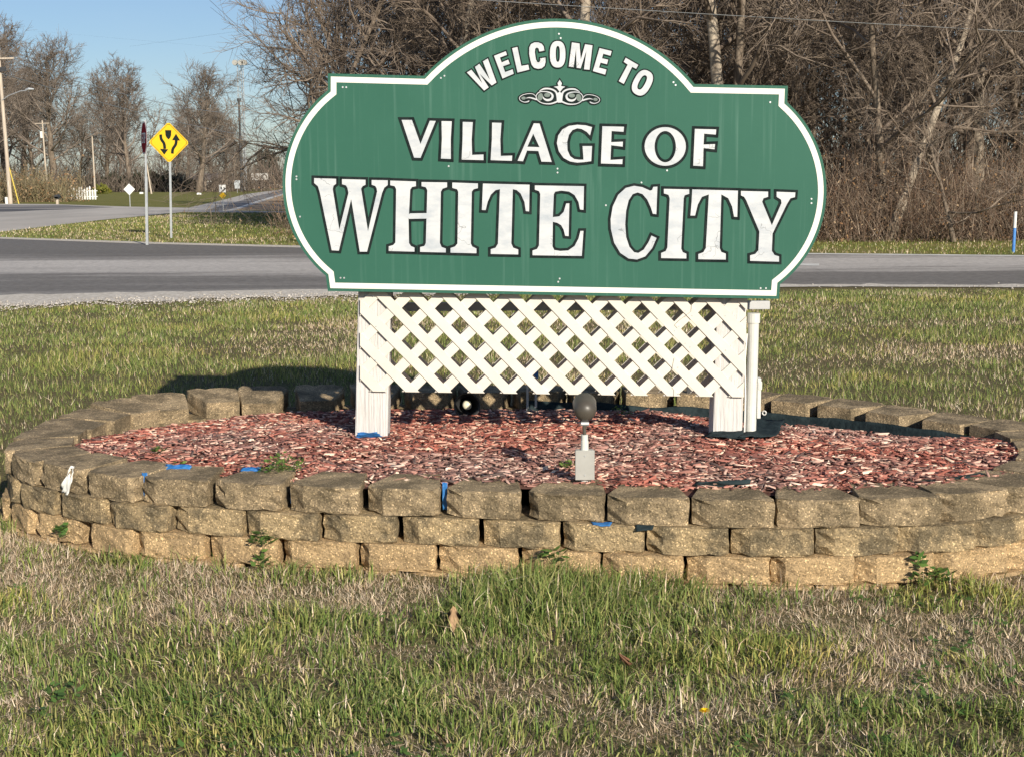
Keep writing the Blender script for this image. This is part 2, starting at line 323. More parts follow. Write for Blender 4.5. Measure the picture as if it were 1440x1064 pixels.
# ------------------------------------------------------------ flat shapes (lettering)
def offset_loop(L, d):
    """mitred offset of a loop (counter-clockwise loops grow for d > 0)"""
    L = np.array(L, float); n = len(L); out = []
    for i in range(n):
        a, b, c = L[i-1], L[i], L[(i+1) % n]
        e1 = b - a; e2 = c - b; e1 = e1 / (np.linalg.norm(e1) + 1e-9); e2 = e2 / (np.linalg.norm(e2) + 1e-9)
        n1 = np.array((e1[1], -e1[0])); n2 = np.array((e2[1], -e2[0])); m = n1 + n2; q = m @ m
        if q < .12: out += [b + (n1 + e1) * d, b + (n2 - e2) * d]; continue
        out.append(b + m * (2 * d / q))
    return np.array(out)
def area(L): L = np.array(L); x, y = L[:, 0], L[:, 1]; return .5 * np.sum(x * np.roll(y, -1) - np.roll(x, -1) * y)
def ccw(L, pos=True): return L if (area(L) > 0) == pos else L[::-1]
def winding(px, py, loops):
    w = np.zeros(len(px), int)
    for L in loops:
        L = np.asarray(L); x0, y0 = L[:, 0], L[:, 1]; x1, y1 = np.roll(x0, -1), np.roll(y0, -1)
        for a, b, c, d in zip(x0, y0, x1, y1):
            cr = (c - a) * (py - b) - (px - a) * (d - b)
            w += ((b <= py) & (d > py) & (cr > 0)).astype(int) - ((b > py) & (d <= py) & (cr < 0)).astype(int)
    return w
def fill(loops):
    V = []; E = []
    for L in loops:
        n0 = len(V); V += [Vector(map(float, p)) for p in L]; E += [(n0 + i, n0 + (i + 1) % len(L)) for i in range(len(L))]
    r = delaunay_2d_cdt(V, E, [], 0, 1e-6); v = np.array([tuple(p) for p in r[0]]); f = np.array([t for t in r[2] if len(t) == 3])
    c = v[f].mean(1); k = winding(c[:, 0], c[:, 1], loops) > 0; f = f[k]
    a = v[f]; ar = (a[:,1,0]-a[:,0,0])*(a[:,2,1]-a[:,0,1])-(a[:,2,0]-a[:,0,0])*(a[:,1,1]-a[:,0,1])
    f = f[np.abs(ar) > 1e-9]; ar = ar[np.abs(ar) > 1e-9]; f[ar < 0] = f[ar < 0][:, ::-1]
    u = np.unique(f); mp_ = -np.ones(len(v), int); mp_[u] = np.arange(len(u)); return v[u], mp_[f]
BY = 6.48                              # front face of the board
def to_board(L): return np.array([(lambda P: (P[0], P[2]))(ony(x, y, BY)) for x, y in L])
PXM = 1 / 312.0
def flat(name, loops, mt, parent, lift):
    v, f = fill(loops); return obj(name, [(p[0], BY - lift, p[1]) for p in v], f, mt, parent)
def arc3(a, b, c, n=40):
    a, b, c = map(np.array, (a, b, c)); A = np.array([b - a, c - a], float) * 2; k = np.array([b @ b - a @ a, c @ c - a @ a], float)
    o = np.linalg.solve(A, k); r = np.linalg.norm(a - o); t = [math.atan2(*(p - o)[::-1]) for p in (a, b, c)]
    def un(t0, t1, s):
        while (t1 - t0) * s < 0: t1 += 2 * math.pi * s
        return t1
    for s in (1, -1):
        tb = un(t[0], t[1], s); tcc = un(t[0], t[2], s)
        if abs(tb - t[0]) < abs(tcc - t[0]) < 2 * math.pi: break
    return [tuple(o + r * np.array((math.cos(q), math.sin(q)))) for q in np.linspace(t[0], tcc, n)]
def crop(ox, oy, sc): return lambda L: [(ox + x / sc, oy + y / sc) for x, y in L]

out_px = [(461, 103.5)] + arc3((596, 107), (783, 26.5), (977, 118.5)) + [(1108, 121)] + arc3((1107, 144), (1162, 258), (1097, 400)) + [(1095.5, 420.5), (461, 409.5)] + arc3((458, 388), (398, 243), (461, 127))
OUT = ccw(to_board(out_px))

SIGN = thing('welcome_sign', 'green village welcome sign on white posts with white lattice below, standing in the mulch bed', 'sign', (0.1, 6.62, 0))
def sobj(o):                           # keep world placement under the sign's Empty
    return o
SIGN_OFF = Vector((0.1, 6.62, 0))
def solid(name, loop, y0, y1, mt, parent):
    v, f = fill([loop]); n = len(v); V = [(p[0], y0, p[1]) for p in v] + [(p[0], y1, p[1]) for p in v]
    Fs = [tuple(t) for t in f] + [tuple(n + i for i in t[::-1]) for t in f]
    cnt = {}
    for t in f:
        for a, b in ((t[0], t[1]), (t[1], t[2]), (t[2], t[0])): cnt[(a, b)] = 1
    for (a, b) in list(cnt):
        if (b, a) not in cnt: Fs.append((b, a, a + n, b + n))
    return obj(name, V, Fs, mt, parent)
board = solid('board', OUT, BY, BY + .02, M_board, None)
border = flat('border', [offset_loop(OUT, -4.2 * PXM), ccw(offset_loop(OUT, -12 * PXM), False)], mat('cream_border_paint', (.78, .76, .69), (.70, .68, .61), 5, .5, .3), board, .0015)
r1, r2, r3, r4, r5, r6, r7, r8 = crop(435,240,7.2), crop(635,240,7.2), crop(845,250,5.143), crop(555,155,6.261), crop(780,160,6.0), crop(650,45,10.286), crop(780,45,9.6), crop(720,105,11.077)
def sup(cx, cy, rx, ry, rot=0, p=2.0, n=44):
    o = []
    for k in range(n):
        t = 2 * math.pi * k / n; c, s = math.cos(t), math.sin(t)
        x = rx * abs(c)**(2/p) * (1 if c > 0 else -1); y = ry * abs(s)**(2/p) * (1 if s > 0 else -1)
        o.append((cx + x * math.cos(rot) - y * math.sin(rot), cy + x * math.sin(rot) + y * math.cos(rot)))
    return o
def smoothc(L, it=2):                  # corner cutting for the round letters
    L = np.array(L, float)
    for _ in range(it):
        N = np.roll(L, -1, 0); L = np.stack([L * .75 + N * .25, L * .25 + N * .75], 1).reshape(-1, 2)
    return [tuple(p) for p in L]
big, mid, sml = 3.7, 3.9, 1.85
C_big = [(408,66),(400,265),(375,262),(362,220),(335,160),(300,120),(265,108),(230,120),(200,165),(182,240),(175,340),(182,430),(205,500),(240,540),(270,545),(310,520),(345,465),(365,420),(402,437),(370,510),(320,570),(260,592),(200,585),(140,545),(95,470),(72,370),(70,300),(85,210),(125,125),(180,75),(240,60),(300,70),(355,95),(370,90),(378,68)]
G_mid = [(315,115),(298,185),(270,155),(225,130),(190,125),(150,140),(120,180),(105,240),(108,310),(130,360),(165,385),(205,390),(243,390),(235,275),(315,275),(308,402),(250,410),(190,415),(130,405),(75,375),(35,320),(18,250),(30,185),(65,135),(120,105),(190,95),(260,100)]
C_sml = [(1187,275),(1115,288),(1105,245),(1080,228),(1055,245),(1050,300),(1065,400),(1085,440),(1105,445),(1125,430),(1128,385),(1203,375),(1205,440),(1190,495),(1150,530),(1095,538),(1040,522),(1005,480),(985,410),(968,320),(970,230),(995,180),(1045,155),(1100,155),(1150,175),(1178,215)]
LET = [
 # (solid pieces, holes, outline width)
 ([r1([(50,78),(272,85),(272,135),(246,155),(238,190),(305,600),(397,230),(388,180),(372,152),(332,140),(332,88),(570,95),(570,145),(540,160),(525,185),(595,615),(687,215),(682,180),(668,158),(632,145),(632,97),(795,100),(795,148),(760,175),(737,230),(585,822),(512,822),(425,290),(300,812),(228,808),(108,225),(88,160),(50,128)])], [], big),
 ([r1([(820,103),(1080,112),(1080,160),(1040,168),(1022,195),(1010,430),(1005,490),(1010,735),(1030,765),(1065,780),(1065,822),(805,815),(805,768),(850,755),(872,730),(880,190),(865,160),(820,150)]), r1([(1137,118),(1395,122),(1395,170),(1350,185),(1332,215),(1322,735),(1340,775),(1382,790),(1382,830),(1122,824),(1122,775),(1165,765),(1180,735),(1195,200),(1180,170),(1137,160)]), r1([(990,458),(1020,435),(1190,432),(1225,462),(1195,487),(1010,490)])], [], big),
 ([r2([(8,123),(267,132),(267,180),(225,190),(205,215),(195,740),(210,770),(252,790),(252,838),(-10,832),(-10,785),(35,770),(60,740),(68,215),(55,190),(8,178)])], [], big),
 ([r2([(318,133),(790,145),(785,415),(752,412),(738,320),(700,235),(660,200),(620,190),(605,740),(625,782),(675,800),(675,850),(397,845),(397,797),(445,782),(470,742),(490,190),(445,200),(398,245),(365,320),(345,402),(307,400)])], [], big),
 ([r2([(843,152),(1340,160),(1335,400),(1300,395),(1285,320),(1245,250),(1190,215),(1110,205),(1050,215),(1035,240),(1025,480),(1022,770),(1040,805),(1100,815),(1180,810),(1245,765),(1285,690),(1305,612),(1335,612),(1318,865),(820,858),(820,810),(865,795),(885,760),(898,240),(885,210),(843,195)]), r2([(995,497),(1030,472),(1090,465),(1135,420),(1160,335),(1192,333),(1185,665),(1150,662),(1135,600),(1110,555),(1070,530),(1025,520)])], [], big),
 ([r3(C_big)], [], big),
 ([r3([(455,82),(638,86),(638,118),(605,128),(598,150),(580,515),(592,540),(617,550),(617,585),(435,582),(435,545),(468,532),(480,505),(497,150),(488,125),(455,115)])], [], big),
 ([r3([(660,86),(990,95),(985,285),(962,283),(948,210),(920,150),(870,122),(858,510),(870,538),(902,550),(902,593),(704,590),(704,553),(740,540),(758,510),(780,122),(730,140),(700,195),(680,275),(647,275),(655,180)])], [], big),
 ([r3([(1012,97),(1208,102),(1208,140),(1175,150),(1165,175),(1235,345),(1305,185),(1302,160),(1270,140),(1270,103),(1405,108),(1402,142),(1370,150),(1345,190),(1240,405),(1235,530),(1255,560),(1287,570),(1287,608),(1078,602),(1078,562),(1115,552),(1138,525),(1145,390),(1050,165),(1035,140),(1012,130)])], [], big),
 ([r4([(62,88),(152,88),(228,300),(310,95),(362,97),(228,422),(172,420)])], [], mid),
 ([r4([(413,98),(503,100),(494,260),(495,432),(408,428),(416,260)])], [], mid),
 ([r4([(600,105),(688,108),(678,260),(682,396),(782,392),(782,442),(590,437),(598,260)])], [], mid),
 ([r4([(858,112),(940,114),(930,260),(934,405),(1035,402),(1032,448),(845,442),(856,260)])], [], mid),
 ([r4([(1225,118),(1275,120),(1382,458),(1292,455),(1265,362),(1165,358),(1130,452),(1082,448)])], [r4([(1220,210),(1275,328),(1168,324)])], mid),
 ([r5(G_mid)], [], mid),
 ([r5([(402,108),(585,112),(580,155),(480,148),(476,242),(575,238),(573,280),(476,268),(470,392),(572,386),(570,427),(390,422)])], [], mid),
 ([r5(sup(932,278,174,163))], [r5(sup(932,280,90,132))], mid),
 ([r5([(1182,130),(1362,135),(1358,178),(1260,170),(1255,262),(1352,258),(1348,302),(1255,292),(1250,445),(1168,440)])], [], mid),
 ([r6([(68,590),(133,550),(290,745),(185,510),(248,465),(400,695),(300,430),(370,388),(495,735),(428,778),(252,608),(383,805),(318,852)])], [], sml),
 ([r6([(460,350),(630,283),(648,335),(545,375),(570,445),(665,405),(688,465),(590,500),(620,585),(728,545),(745,608),(583,678)])], [], sml),
 ([r6([(722,240),(798,222),(855,495),(955,478),(970,548),(800,592)])], [], sml),
 ([r6(C_sml)], [], sml),
 ([sup(784.2, 76.8, 10.9, 18.6, 0, 2.5)], [sup(784.4, 76.3, 2.9, 11.2, 0, 2.6)], sml),
 ([r7([(232,145),(335,160),(352,380),(410,170),(510,185),(470,515),(395,508),(428,255),(350,495),(295,488),(288,235),(255,480),(190,470)])], [], sml),
 ([r7([(605,222),(768,262),(752,325),(655,298),(638,360),(722,378),(705,440),(618,418),(598,485),(698,512),(680,580),(515,532)])], [], sml),
 ([r7([(958,352),(1128,450),(1098,502),(1045,475),(932,705),(865,668),(985,445),(932,408)])], [], sml),
 ([r7(sup(1183,690,118,178,R(27.8),2.5))], [r7(sup(1180,685,42,105,R(27.8),2.5))], sml),
]
for i, (ps, hs, w) in enumerate(LET):
    P = [ccw(to_board(p)) for p in ps]; Hh = [ccw(to_board(h), False) for h in hs]
    flat('letter_outline', [offset_loop(p, w * PXM) for p in P] + [offset_loop(h, w * PXM) for h in Hh], M_black, board, .0022 + .0003 * (i % 4))
    flat('letter', P + Hh, M_letter, board, .0045)
# scroll ornament
def stroke(pts, ws, n=0):
    """pieces (quads + round joints) of a brush stroke in crop pixels"""
    pts = np.array(pts, float); ws = np.interp(np.linspace(0, 1, 40), np.linspace(0, 1, len(ws)), ws)
    t = np.linspace(0, 1, len(pts)); tt = np.linspace(0, 1, 40)
    k = len(pts)
    # Catmull-Rom
    Q = []
    for u in tt:
        s = min(int(u * (k - 1)), k - 2); f_ = u * (k - 1) - s; p0, p1, p2, p3 = pts[max(s-1,0)], pts[s], pts[s+1], pts[min(s+2,k-1)]
        Q.append(.5 * ((2*p1) + (-p0+p2)*f_ + (2*p0-5*p1+4*p2-p3)*f_**2 + (-p0+3*p1-3*p2+p3)*f_**3))
    Q = np.array(Q); T = np.gradient(Q, axis=0); T /= np.linalg.norm(T, axis=1)[:, None] + 1e-9; N = np.stack([-T[:,1], T[:,0]], 1)
    a = Q + N * ws[:, None] / 2; b = Q - N * ws[:, None] / 2
    return [[tuple(a[i]), tuple(a[i+1]), tuple(b[i+1]), tuple(b[i])] for i in range(39)]
half = []
half += stroke([(425,262),(500,225),(600,228),(680,270),(712,350),(722,432)], [6,26,24,26,40,50])
half += stroke([(700,425),(600,458),(480,450),(395,400),(378,330),(430,275),(520,268),(600,290),(632,335),(610,385),(550,402),(500,380),(480,345)], [26,20,13,12,12,13,15,22,32,36,34,22,4])
half += stroke([(372,345),(330,308),(260,300),(170,320),(118,360),(130,405),(190,432),(245,425),(268,410)], [10,9,9,9,9,9,11,18,14])
half += stroke([(385,395),(330,375),(270,362),(215,372)], [22,22,16,3])
def mirror(P): return [(1480 - x, y + (1480 - 2 * x) * .018 * 1) for x, y in P]
white = half + [mirror(p) for p in half] + [[(742,85),(778,140),(762,182),(830,193),(792,216),(745,275),(698,216),(650,193),(724,182),(708,140)], [(705,300),(740,268),(778,300),(770,440),(712,440)]]
W_ = [ccw(to_board(r8(p))) for p in white]
dark = [ccw(to_board(r8(p))) for p in (sup(535,355,165,112), mirror(sup(535,355,165,112)), sup(225,368,112,66), mirror(sup(225,368,112,66)))]
flat('ornament_outline', [offset_loop(p, 1.7 * PXM) for p in W_] + dark, M_black, board, .0022)
gl_ = [ccw(to_board(r8(p))) for p in (sup(440,352,40,60,.3), sup(548,322,48,32), sup(180,370,34,24), mirror(sup(440,352,40,60,.3)), mirror(sup(548,322,48,32)), mirror(sup(180,370,34,24)))]
M_shade = mat('grey_green_shade', (.12, .16, .14), (.17, .21, .19), 40, .6)
for q in gl_: flat('ornament_shade', [q], M_shade, board, .0033)
flat('scroll_ornament', W_, M_letter, board, .0045)
for x, y in [(482,123),(487,123),(620,110),(625,107),(786,48),(788.5,54),(947,116),(950,120),(1083,144),(417,248.5),(417,252.5),(422,305),(479,391),(484,391),(631,234),(784,237.5),(784,243),(785,396.5),(787,392),(938,240),(1141,280),(1141,286),(1069.5,405.5),(1077,405.5),(852,289),(902,257)]:
    p = ony(x, y, BY); MB().tube([(p[0], BY, p[2]), (p[0], BY - .003, p[2])], .0042, 8).obj('screw', M_galv, board)
# second face of the double-sided sign
backb = solid('back_board', OUT, BY + .245, BY + .265, M_board, None)

# posts, rail, lattice
LF = 6.535                             # front plane of the lattice; posts start just behind it
PY0, PY1 = 6.555, 6.70
def prism(bl, br, tl, tr, y0, y1, zb, zt):
    """post between photo edges, continued to heights zb and zt"""
    P = [ony(*q, y0) for q in (bl, br, tl, tr)]
    def at(a, b, z): k = (z - a[2]) / (b[2] - a[2]); return a[0] + (b[0] - a[0]) * k
    v = []
    for z in (zb, zt):
        x0, x1 = at(P[0], P[2], z), at(P[1], P[3], z); v += [(x0, y0, z), (x1, y0, z), (x1, y1, z), (x0, y1, z)]
    return MB().add(v, [(0,3,2,1),(4,5,6,7),(0,1,5,4),(1,2,6,5),(2,3,7,6),(3,0,4,7)])
post = []
for q in (((499,612),(545,612),(503.5,412),(549.5,412)), ((1002.5,606),(1044,606),(1008,422),(1050,422))):
    o = prism(*q, PY0, PY1, .1, 1.86).obj('post', M_post); bevel(o, .006, 2); post.append(o)
rl = MB(); a = ony(520, 423, PY0 + .2); b = ony(1081, 434.5, PY0 + .2)
rail = MB().box((a[0], PY1 + .024, b[2]), (b[0], PY1 + .058, b[2] + .04)).obj('rail', mat('grey_rail_paint', (.50, .51, .51), (.42, .43, .43), 8, .6)); bevel(rail, .003)
def clip(P, nx, ny, c):                # keep nx*x+ny*y <= c
    o = []
    for i in range(len(P)):
        a, b = np.array(P[i]), np.array(P[(i+1) % len(P)]); da, db = nx*a[0]+ny*a[1]-c, nx*b[0]+ny*b[1]-c
        if da <= 0: o.append(tuple(a))
        if da * db < 0: o.append(tuple(a + (b - a) * da / (da - db)))
    return o
def lattice(name, yf, dx, dz):
    e = bpy.data.objects.new(name, None); link(e)
    sl_ = (8.0 / 495)                  # the panel dips to the right like the board above it
    A = ony(506, 550, LF); B = ony(1046, 558.5, LF); T0 = ony(506, 411, LF)
    tilt = math.atan2(B[2] - A[2], B[0] - A[0]); Lx = math.hypot(B[0]-A[0], B[2]-A[2]); Hz = T0[2] - A[2] + .004
    hc = ony(578, 433.7, LF); hx = (hc[0]-A[0])*math.cos(tilt)+(hc[2]-A[2])*math.sin(tilt); hz = -(hc[0]-A[0])*math.sin(tilt)+(hc[2]-A[2])*math.cos(tilt)
    s = 32.85 / 306.0; w = .0465
    for d, layer in ((1, 1), (-1, 0)):  # (x+z) rows lie behind, (x-z) rows in front
        c0 = (hx + d * hz) / math.sqrt(2) + s / 2
        for k in range(-40, 60):
            c = c0 + k * s; u = np.array((1, d)) / math.sqrt(2); t = np.array((1, -d)) / math.sqrt(2); m = u * c
            P = [tuple(m + t * 3 - u * w/2), tuple(m + t * 3 + u * w/2), tuple(m - t * 3 + u * w/2), tuple(m - t * 3 - u * w/2)]
            for nx, ny, cc in ((-1,0,0),(1,0,Lx),(0,-1,0),(0,1,Hz)):
                P = clip(P, nx, ny, cc)
                if len(P) < 3: break
            if len(P) < 3 or abs(area(P)) < .0012: continue
            P = ccw(P); y0 = yf + (1 - layer) * .0062; n = len(P)
            V = [(A[0] + dx + x*math.cos(tilt) - z*math.sin(tilt), y, A[2] + dz + x*math.sin(tilt) + z*math.cos(tilt)) for y in (y0, y0 + .0058) for x, z in P]
            o = obj('slat', V, [tuple(range(n)), tuple(range(2*n-1, n-1, -1))] + [(i+n, (i+1)%n+n, (i+1)%n, i) for i in range(n)], M_vinyl, e)
            bevel(o, .0012, 1)
    return e
lat = lattice('lattice_panel', LF, 0, 0)
lat2 = lattice('lattice_panel', PY1 + .002, -.004, -.008)
cr_m = mat('crack_dark', (.10, .09, .08), (.16, .15, .13), 20, .9)
for o in [board, backb, rail, lat, lat2] + post:
    o.parent = SIGN; o.location = -SIGN_OFF
# split in the right-hand end of the lattice: thin dark crack strips on the front slats
r7z = crop(940, 400, 4.84); r6z = crop(490, 400, 8.87)
for x, y in r7z([(115,178),(163,213),(388,212),(75,285),(42,315),(116,400),(148,425),(390,447),(65,563),(352,674),(66,742),(190,735)]) + r6z([(310,145),(345,525),(335,945)]):
    p = ony(x, y, LF); o = MB().tube([(p[0], LF + .001, p[2]), (p[0], LF - .0018, p[2])], .0036, 8).obj('screw', M_galv, lat)
for pl in ([(160,105),(152,185),(112,215),(72,245),(40,278),(60,300)], [(110,215),(118,222)], [(38,500),(22,580),(20,620)], [(22,700),(36,715),(34,760)]):
    q = [ony(x, y, LF) for x, y in r7z(pl)]; V = []; 
    for a_ in q: V += [(a_[0] - .0011, LF - .0009, a_[2]), (a_[0] + .0011, LF - .0009, a_[2])]
    obj('crack', V, [(2*i, 2*i+1, 2*i+3, 2*i+2) for i in range(len(q)-1)], cr_m, lat)
# conduit beside the right post
cb_ = onz(1055, 612, .33); cY = 6.60
cx = ony(1056, 560, cY)[0]
CON = thing('electrical_conduit', 'white plastic conduit pipe rising beside the right sign post', 'conduit', (cx, cY, .3))
zt = ony(1060, 436, cY)[2]
MB().tube([(0, 0, -.12), (0.006, 0, zt - .34)], .0255, 16).obj('pipe', M_pvc, CON, smooth=False)
MB().tube([(0.006, 0, zt - .36), (0.006, 0, zt - .315)], .030, 16).obj('coupling', M_pvc, CON)
o = MB().box((.026, -.02, .10), (.044, .03, .29)).box((.030, -.022, .235), (.048, .0, .275)).obj('junction_strip', M_pvc, CON); bevel(o, .003)
MB().tube([(-.034, -.03, -.12), (-.031, -.031, .2), (-.036, -.03, .38), (-.028, -.028, .5)], .004, 6).obj('cable', M_white, CON)

# ------------------------------------------------------------ retaining wall
ZT, CHh = .34, .107
key = [(105,658),(180,670),(270,675),(390,681),(500,685.5),(620,688.5),(740,692),(850,697),(965,700),(1085,702),(1190,701.5),(1290,698),(1400,690)]
pts = [onz(*q, ZT)[:2] for q in key] + [np.array(q) for q in ((2.12,5.47),(2.38,5.78),(2.53,6.15),(2.56,6.5),(2.49,6.82))] + [onz(*q, ZT)[:2] for q in ((1330,578),(1200,560),(1065,548.5))] + [np.array(q) for q in ((.9,8.08),(.2,8.17),(-.6,8.17))] + [onz(*q, ZT)[:2] for q in ((415,545),(345,546),(275,551),(200,558),(155,565),(110,574))] + [np.array(q) for q in ((-2.33,7.02),(-2.34,6.62),(-2.26,6.25),(-2.08,5.98))]
P_ = np.array(pts); K = len(P_)
def cr(i, f):
    p0, p1, p2, p3 = P_[(i-1)%K], P_[i%K], P_[(i+1)%K], P_[(i+2)%K]
    return .5*((2*p1)+(-p0+p2)*f+(2*p0-5*p1+4*p2-p3)*f*f+(-p0+3*p1-3*p2+p3)*f**3)
CUR = np.array([cr(i, f) for i in range(K) for f in np.linspace(0, 1, 24, endpoint=False)])
for _ in range(60): CUR = (np.roll(CUR, 1, 0) + CUR * 2 + np.roll(CUR, -1, 0)) / 4
SEG = np.linalg.norm(np.roll(CUR, -1, 0) - CUR, axis=1); ARC = np.concatenate([[0], np.cumsum(SEG)]); LEN = ARC[-1]
CC = np.vstack([CUR, CUR[:1]])
def on_curve(s, off=0):
    s = s % LEN; x = np.interp(s, ARC, CC[:, 0]); y = np.interp(s, ARC, CC[:, 1])
    e = .06; a = np.array((np.interp((s-e)%LEN, ARC, CC[:,0]), np.interp((s-e)%LEN, ARC, CC[:,1]))); b = np.array((np.interp((s+e)%LEN, ARC, CC[:,0]), np.interp((s+e)%LEN, ARC, CC[:,1])))
    t = (b - a) / np.linalg.norm(b - a); n = np.array((t[1], -t[0]))     # outward
    return np.array((x, y)) + n * off, t, n
def s_at_px(px):                       # arc position on the front stretch whose top shows at this pixel column
    best = min((abs(proj((CUR[i,0], CUR[i,1], ZT))[0] - px), i) for i in range(len(CUR)) if CUR[i,1] < 6.2)
    return ARC[best[1]]
def block_mesh(seed, wid):
    rg = np.random.default_rng(seed); hw = wid / 2; cl, crr = rg.uniform(.035, .080), rg.uniform(.010, .03); dl, dr = rg.uniform(.04, .065), rg.uniform(.008, .022)
    D = .285
    prof = [(-hw + .052, -D), (-hw, -dl - .03), (-hw, -dl)] + [(-hw + cl * k / 2, -dl + dl * (k / 2) * .92) for k in (1,)]
    prof += [(-hw + cl, 0)] + [(x, .0) for x in np.linspace(-hw + cl, hw - crr, 6)[1:-1]] + [(hw - crr, 0), (hw, -dr), (hw, -dr - .03), (hw - .052, -D)]
    prof = np.array(prof); n = len(prof); rows = [(0, .003), (.008, 0), (.035, -.001), (.060, -.002), (.085, -.001), (CHh - .007, .000), (CHh - .003, .004)]
    V = []
    for z, ins in rows:
        q = prof.copy(); q[:, 0] *= 1 - ins / hw; q[:, 1] -= ins * (q[:, 1] > -.15)
        fr = q[:, 1] > -.09
        q[fr, 1] += rg.normal(0, .0026, fr.sum()); ch = fr & (q[:, 1] < -.006); q[ch, 1] += rg.normal(0, .007, ch.sum()); q[fr, 0] += rg.normal(0, .0022, fr.sum())
        for x, y in q: V.append((x, y, z + rg.normal(0, .0012) * (y > -.1)))
    Fs = []
    for r_ in range(len(rows) - 1):
        for k in range(n): k2 = (k + 1) % n; Fs.append((r_*n+k2, r_*n+k, (r_+1)*n+k, (r_+1)*n+k2))
    b = (len(rows) - 1) * n; Fs += [tuple(range(n)), tuple(b + k for k in range(n - 1, -1, -1))]
    V = [(-x, y, z) for x, y, z in V]
    me = mesh('block', V, Fs)
    bm = bmesh.new(); bm.from_mesh(me); bmesh.ops.recalc_face_normals(bm, faces=bm.faces); bm.to_mesh(me); bm.free()
    return me
BV = {}
WALL = thing('retaining_wall', 'low oval retaining wall of tan and grey concrete blocks round the mulch bed', 'retaining wall', (.2, 6.6, 0))
WOFF = np.array((.2, 6.6, 0))
BW = .316
nb = round(LEN / BW)
bw = LEN / nb
S00 = s_at_px(618)
def gap_s(px): return S00 + round((s_at_px(px) - S00) / bw) * bw     # nearest joint of the top course
pmat = {0: [0], 1: [1], 2: [2], 3: [2]}
for c in range(4):
    s0 = s_at_px({0: 618, 1: 559, 2: 500, 3: 557}[c])
    for i in range(nb):
        s = s0 + (i + .5) * bw; off = (-.004, .008, .014, .018)[c] + random.gauss(0, .005)
        p, t, n = on_curve(s, off); v_ = random.randrange(8); mi = random.choice(pmat[c])
        me = BV.get((v_, mi))
        if me is None:
            me = block_mesh(100 + v_, bw - .010).copy() if False else block_mesh(100 + v_, bw - .010); me.materials.append(M_blk[mi]); BV[(v_, mi)] = me
        o = bpy.data.objects.new('block', me); link(o, WALL)
        z = ZT - (c + 1) * CHh
        tiltx = random.gauss(0, .008)
        if c == 0 and p[1] > 6.6 and p[0] < -.7:
            tiltx += .19 * min(1, (p[1] - 6.6) / .8)     # settled inwards at the back
        ang = math.atan2(t[1], t[0]) + random.gauss(0, .05 if tiltx > .08 else .022); tiltx += random.gauss(0, .03) if tiltx > .08 else 0
        # local x along the wall, local +y outwards: x = t reversed keeps it right-handed
        Mx = Matrix.Translation((p[0] - WOFF[0], p[1] - WOFF[1], z + (0.022 if tiltx > .08 else 0))) @ Matrix.Rotation(ang + math.pi, 4, 'Z') @ Matrix.Rotation(tiltx, 4, 'X') @ Matrix.Rotation(random.gauss(0, .006), 4, 'Y')
        gapx = any(abs(((s - bw / 2 * sg) - gap_s(g) + LEN / 2) % LEN - LEN / 2) < .03 for g in (176, 383, 617, 738) for sg in (1, -1)) if c == 0 else False
        o.matrix_local = Mx @ Matrix.Diagonal(((.94 if gapx else (random.uniform(.90, .94) if tiltx > .08 else random.uniform(.965, 1.0))), 1, 1, 1))

# ------------------------------------------------------------ mulch bed
INN = []
for s in np.linspace(0, LEN, 160, endpoint=False):
    q = on_curve(s)[0]; INN.append(on_curve(s, -.19 - .10 * float(np.clip((-q[0] - 1.3) / .5, 0, 1)) - .10 * float(np.clip((q[1] - 6.6) / .8, 0, 1)))[0])
INN = np.array(INN)
def sdist(x, y):                        # distance inside the wall's inner line (approx.)
    d = np.full(np.shape(x), 9.0)
    for q in INN: d = np.minimum(d, np.hypot(x - q[0], y - q[1]))
    ins = winding(np.ravel(x), np.ravel(y), [INN]).reshape(np.shape(x)) != 0
    return np.where(ins, d, -d)
def mulch_z(x, y):
    z = .318 + .02 * (fbm(x * 1.7, y * 1.7, 4) - .5) * 2
    z = z - .075 * np.clip((y - 6.7) / 1.2, 0, 1) - .03 * np.clip((-x - .9) / .8, 0, 1) * np.clip((y - 6.2) / .8, 0, 1) - .055 * np.clip((x - .8) / .6, 0, 1) * np.clip((y - 6.2) / .7, 0, 1)
    z = z + .030 * np.clip((5.75 - y) / .3, 0, 1) * np.clip((x + 1.6) / .5, 0, 1)
    return z - .012 * np.exp(-np.maximum(sdist(x, y), 0) / .12)
gx, gy = np.meshgrid(np.linspace(-2.4, 2.7, 70), np.linspace(5.0, 8.3, 46))
gz = mulch_z(gx, gy) - .016; gz = np.where(sdist(gx, gy) > -.10, gz, np.nan)
V = np.stack([gx, gy, gz], -1).reshape(-1, 3); q = []
for j in range(45):
    for i in range(69):
        ids = (j*70+i, j*70+i+1, (j+1)*70+i+1, (j+1)*70+i)
        if not np.isnan(V[list(ids), 2]).any(): q.append(ids)
us = sorted({k for t in q for k in t}); mpx = {k: i for i, k in enumerate(us)}
o = obj('bed_soil', V[us], [tuple(mpx[k] for k in t) for t in q], M_soil); tag(o, kind='structure')
N = 66000
cx_, cy_ = RNG.uniform(-2.35, 2.65, N), RNG.uniform(5.1, 8.15, N); k = sdist(cx_, cy_) > -.012; cx_, cy_ = cx_[k], cy_[k]; N = len(cx_)
L_ = np.minimum(RNG.gamma(1.9, .0135, N) + .010, .095); Wd = np.minimum(L_ * RNG.uniform(.09, .26, N) + .003, .014); Th = RNG.uniform(.0015, .005, N)
yaw = RNG.normal(0, .85, N); pit = RNG.normal(0, .16, N); rol = RNG.normal(0, .5, N)
cz_ = mulch_z(cx_, cy_) + RNG.uniform(-.012, .014, N)
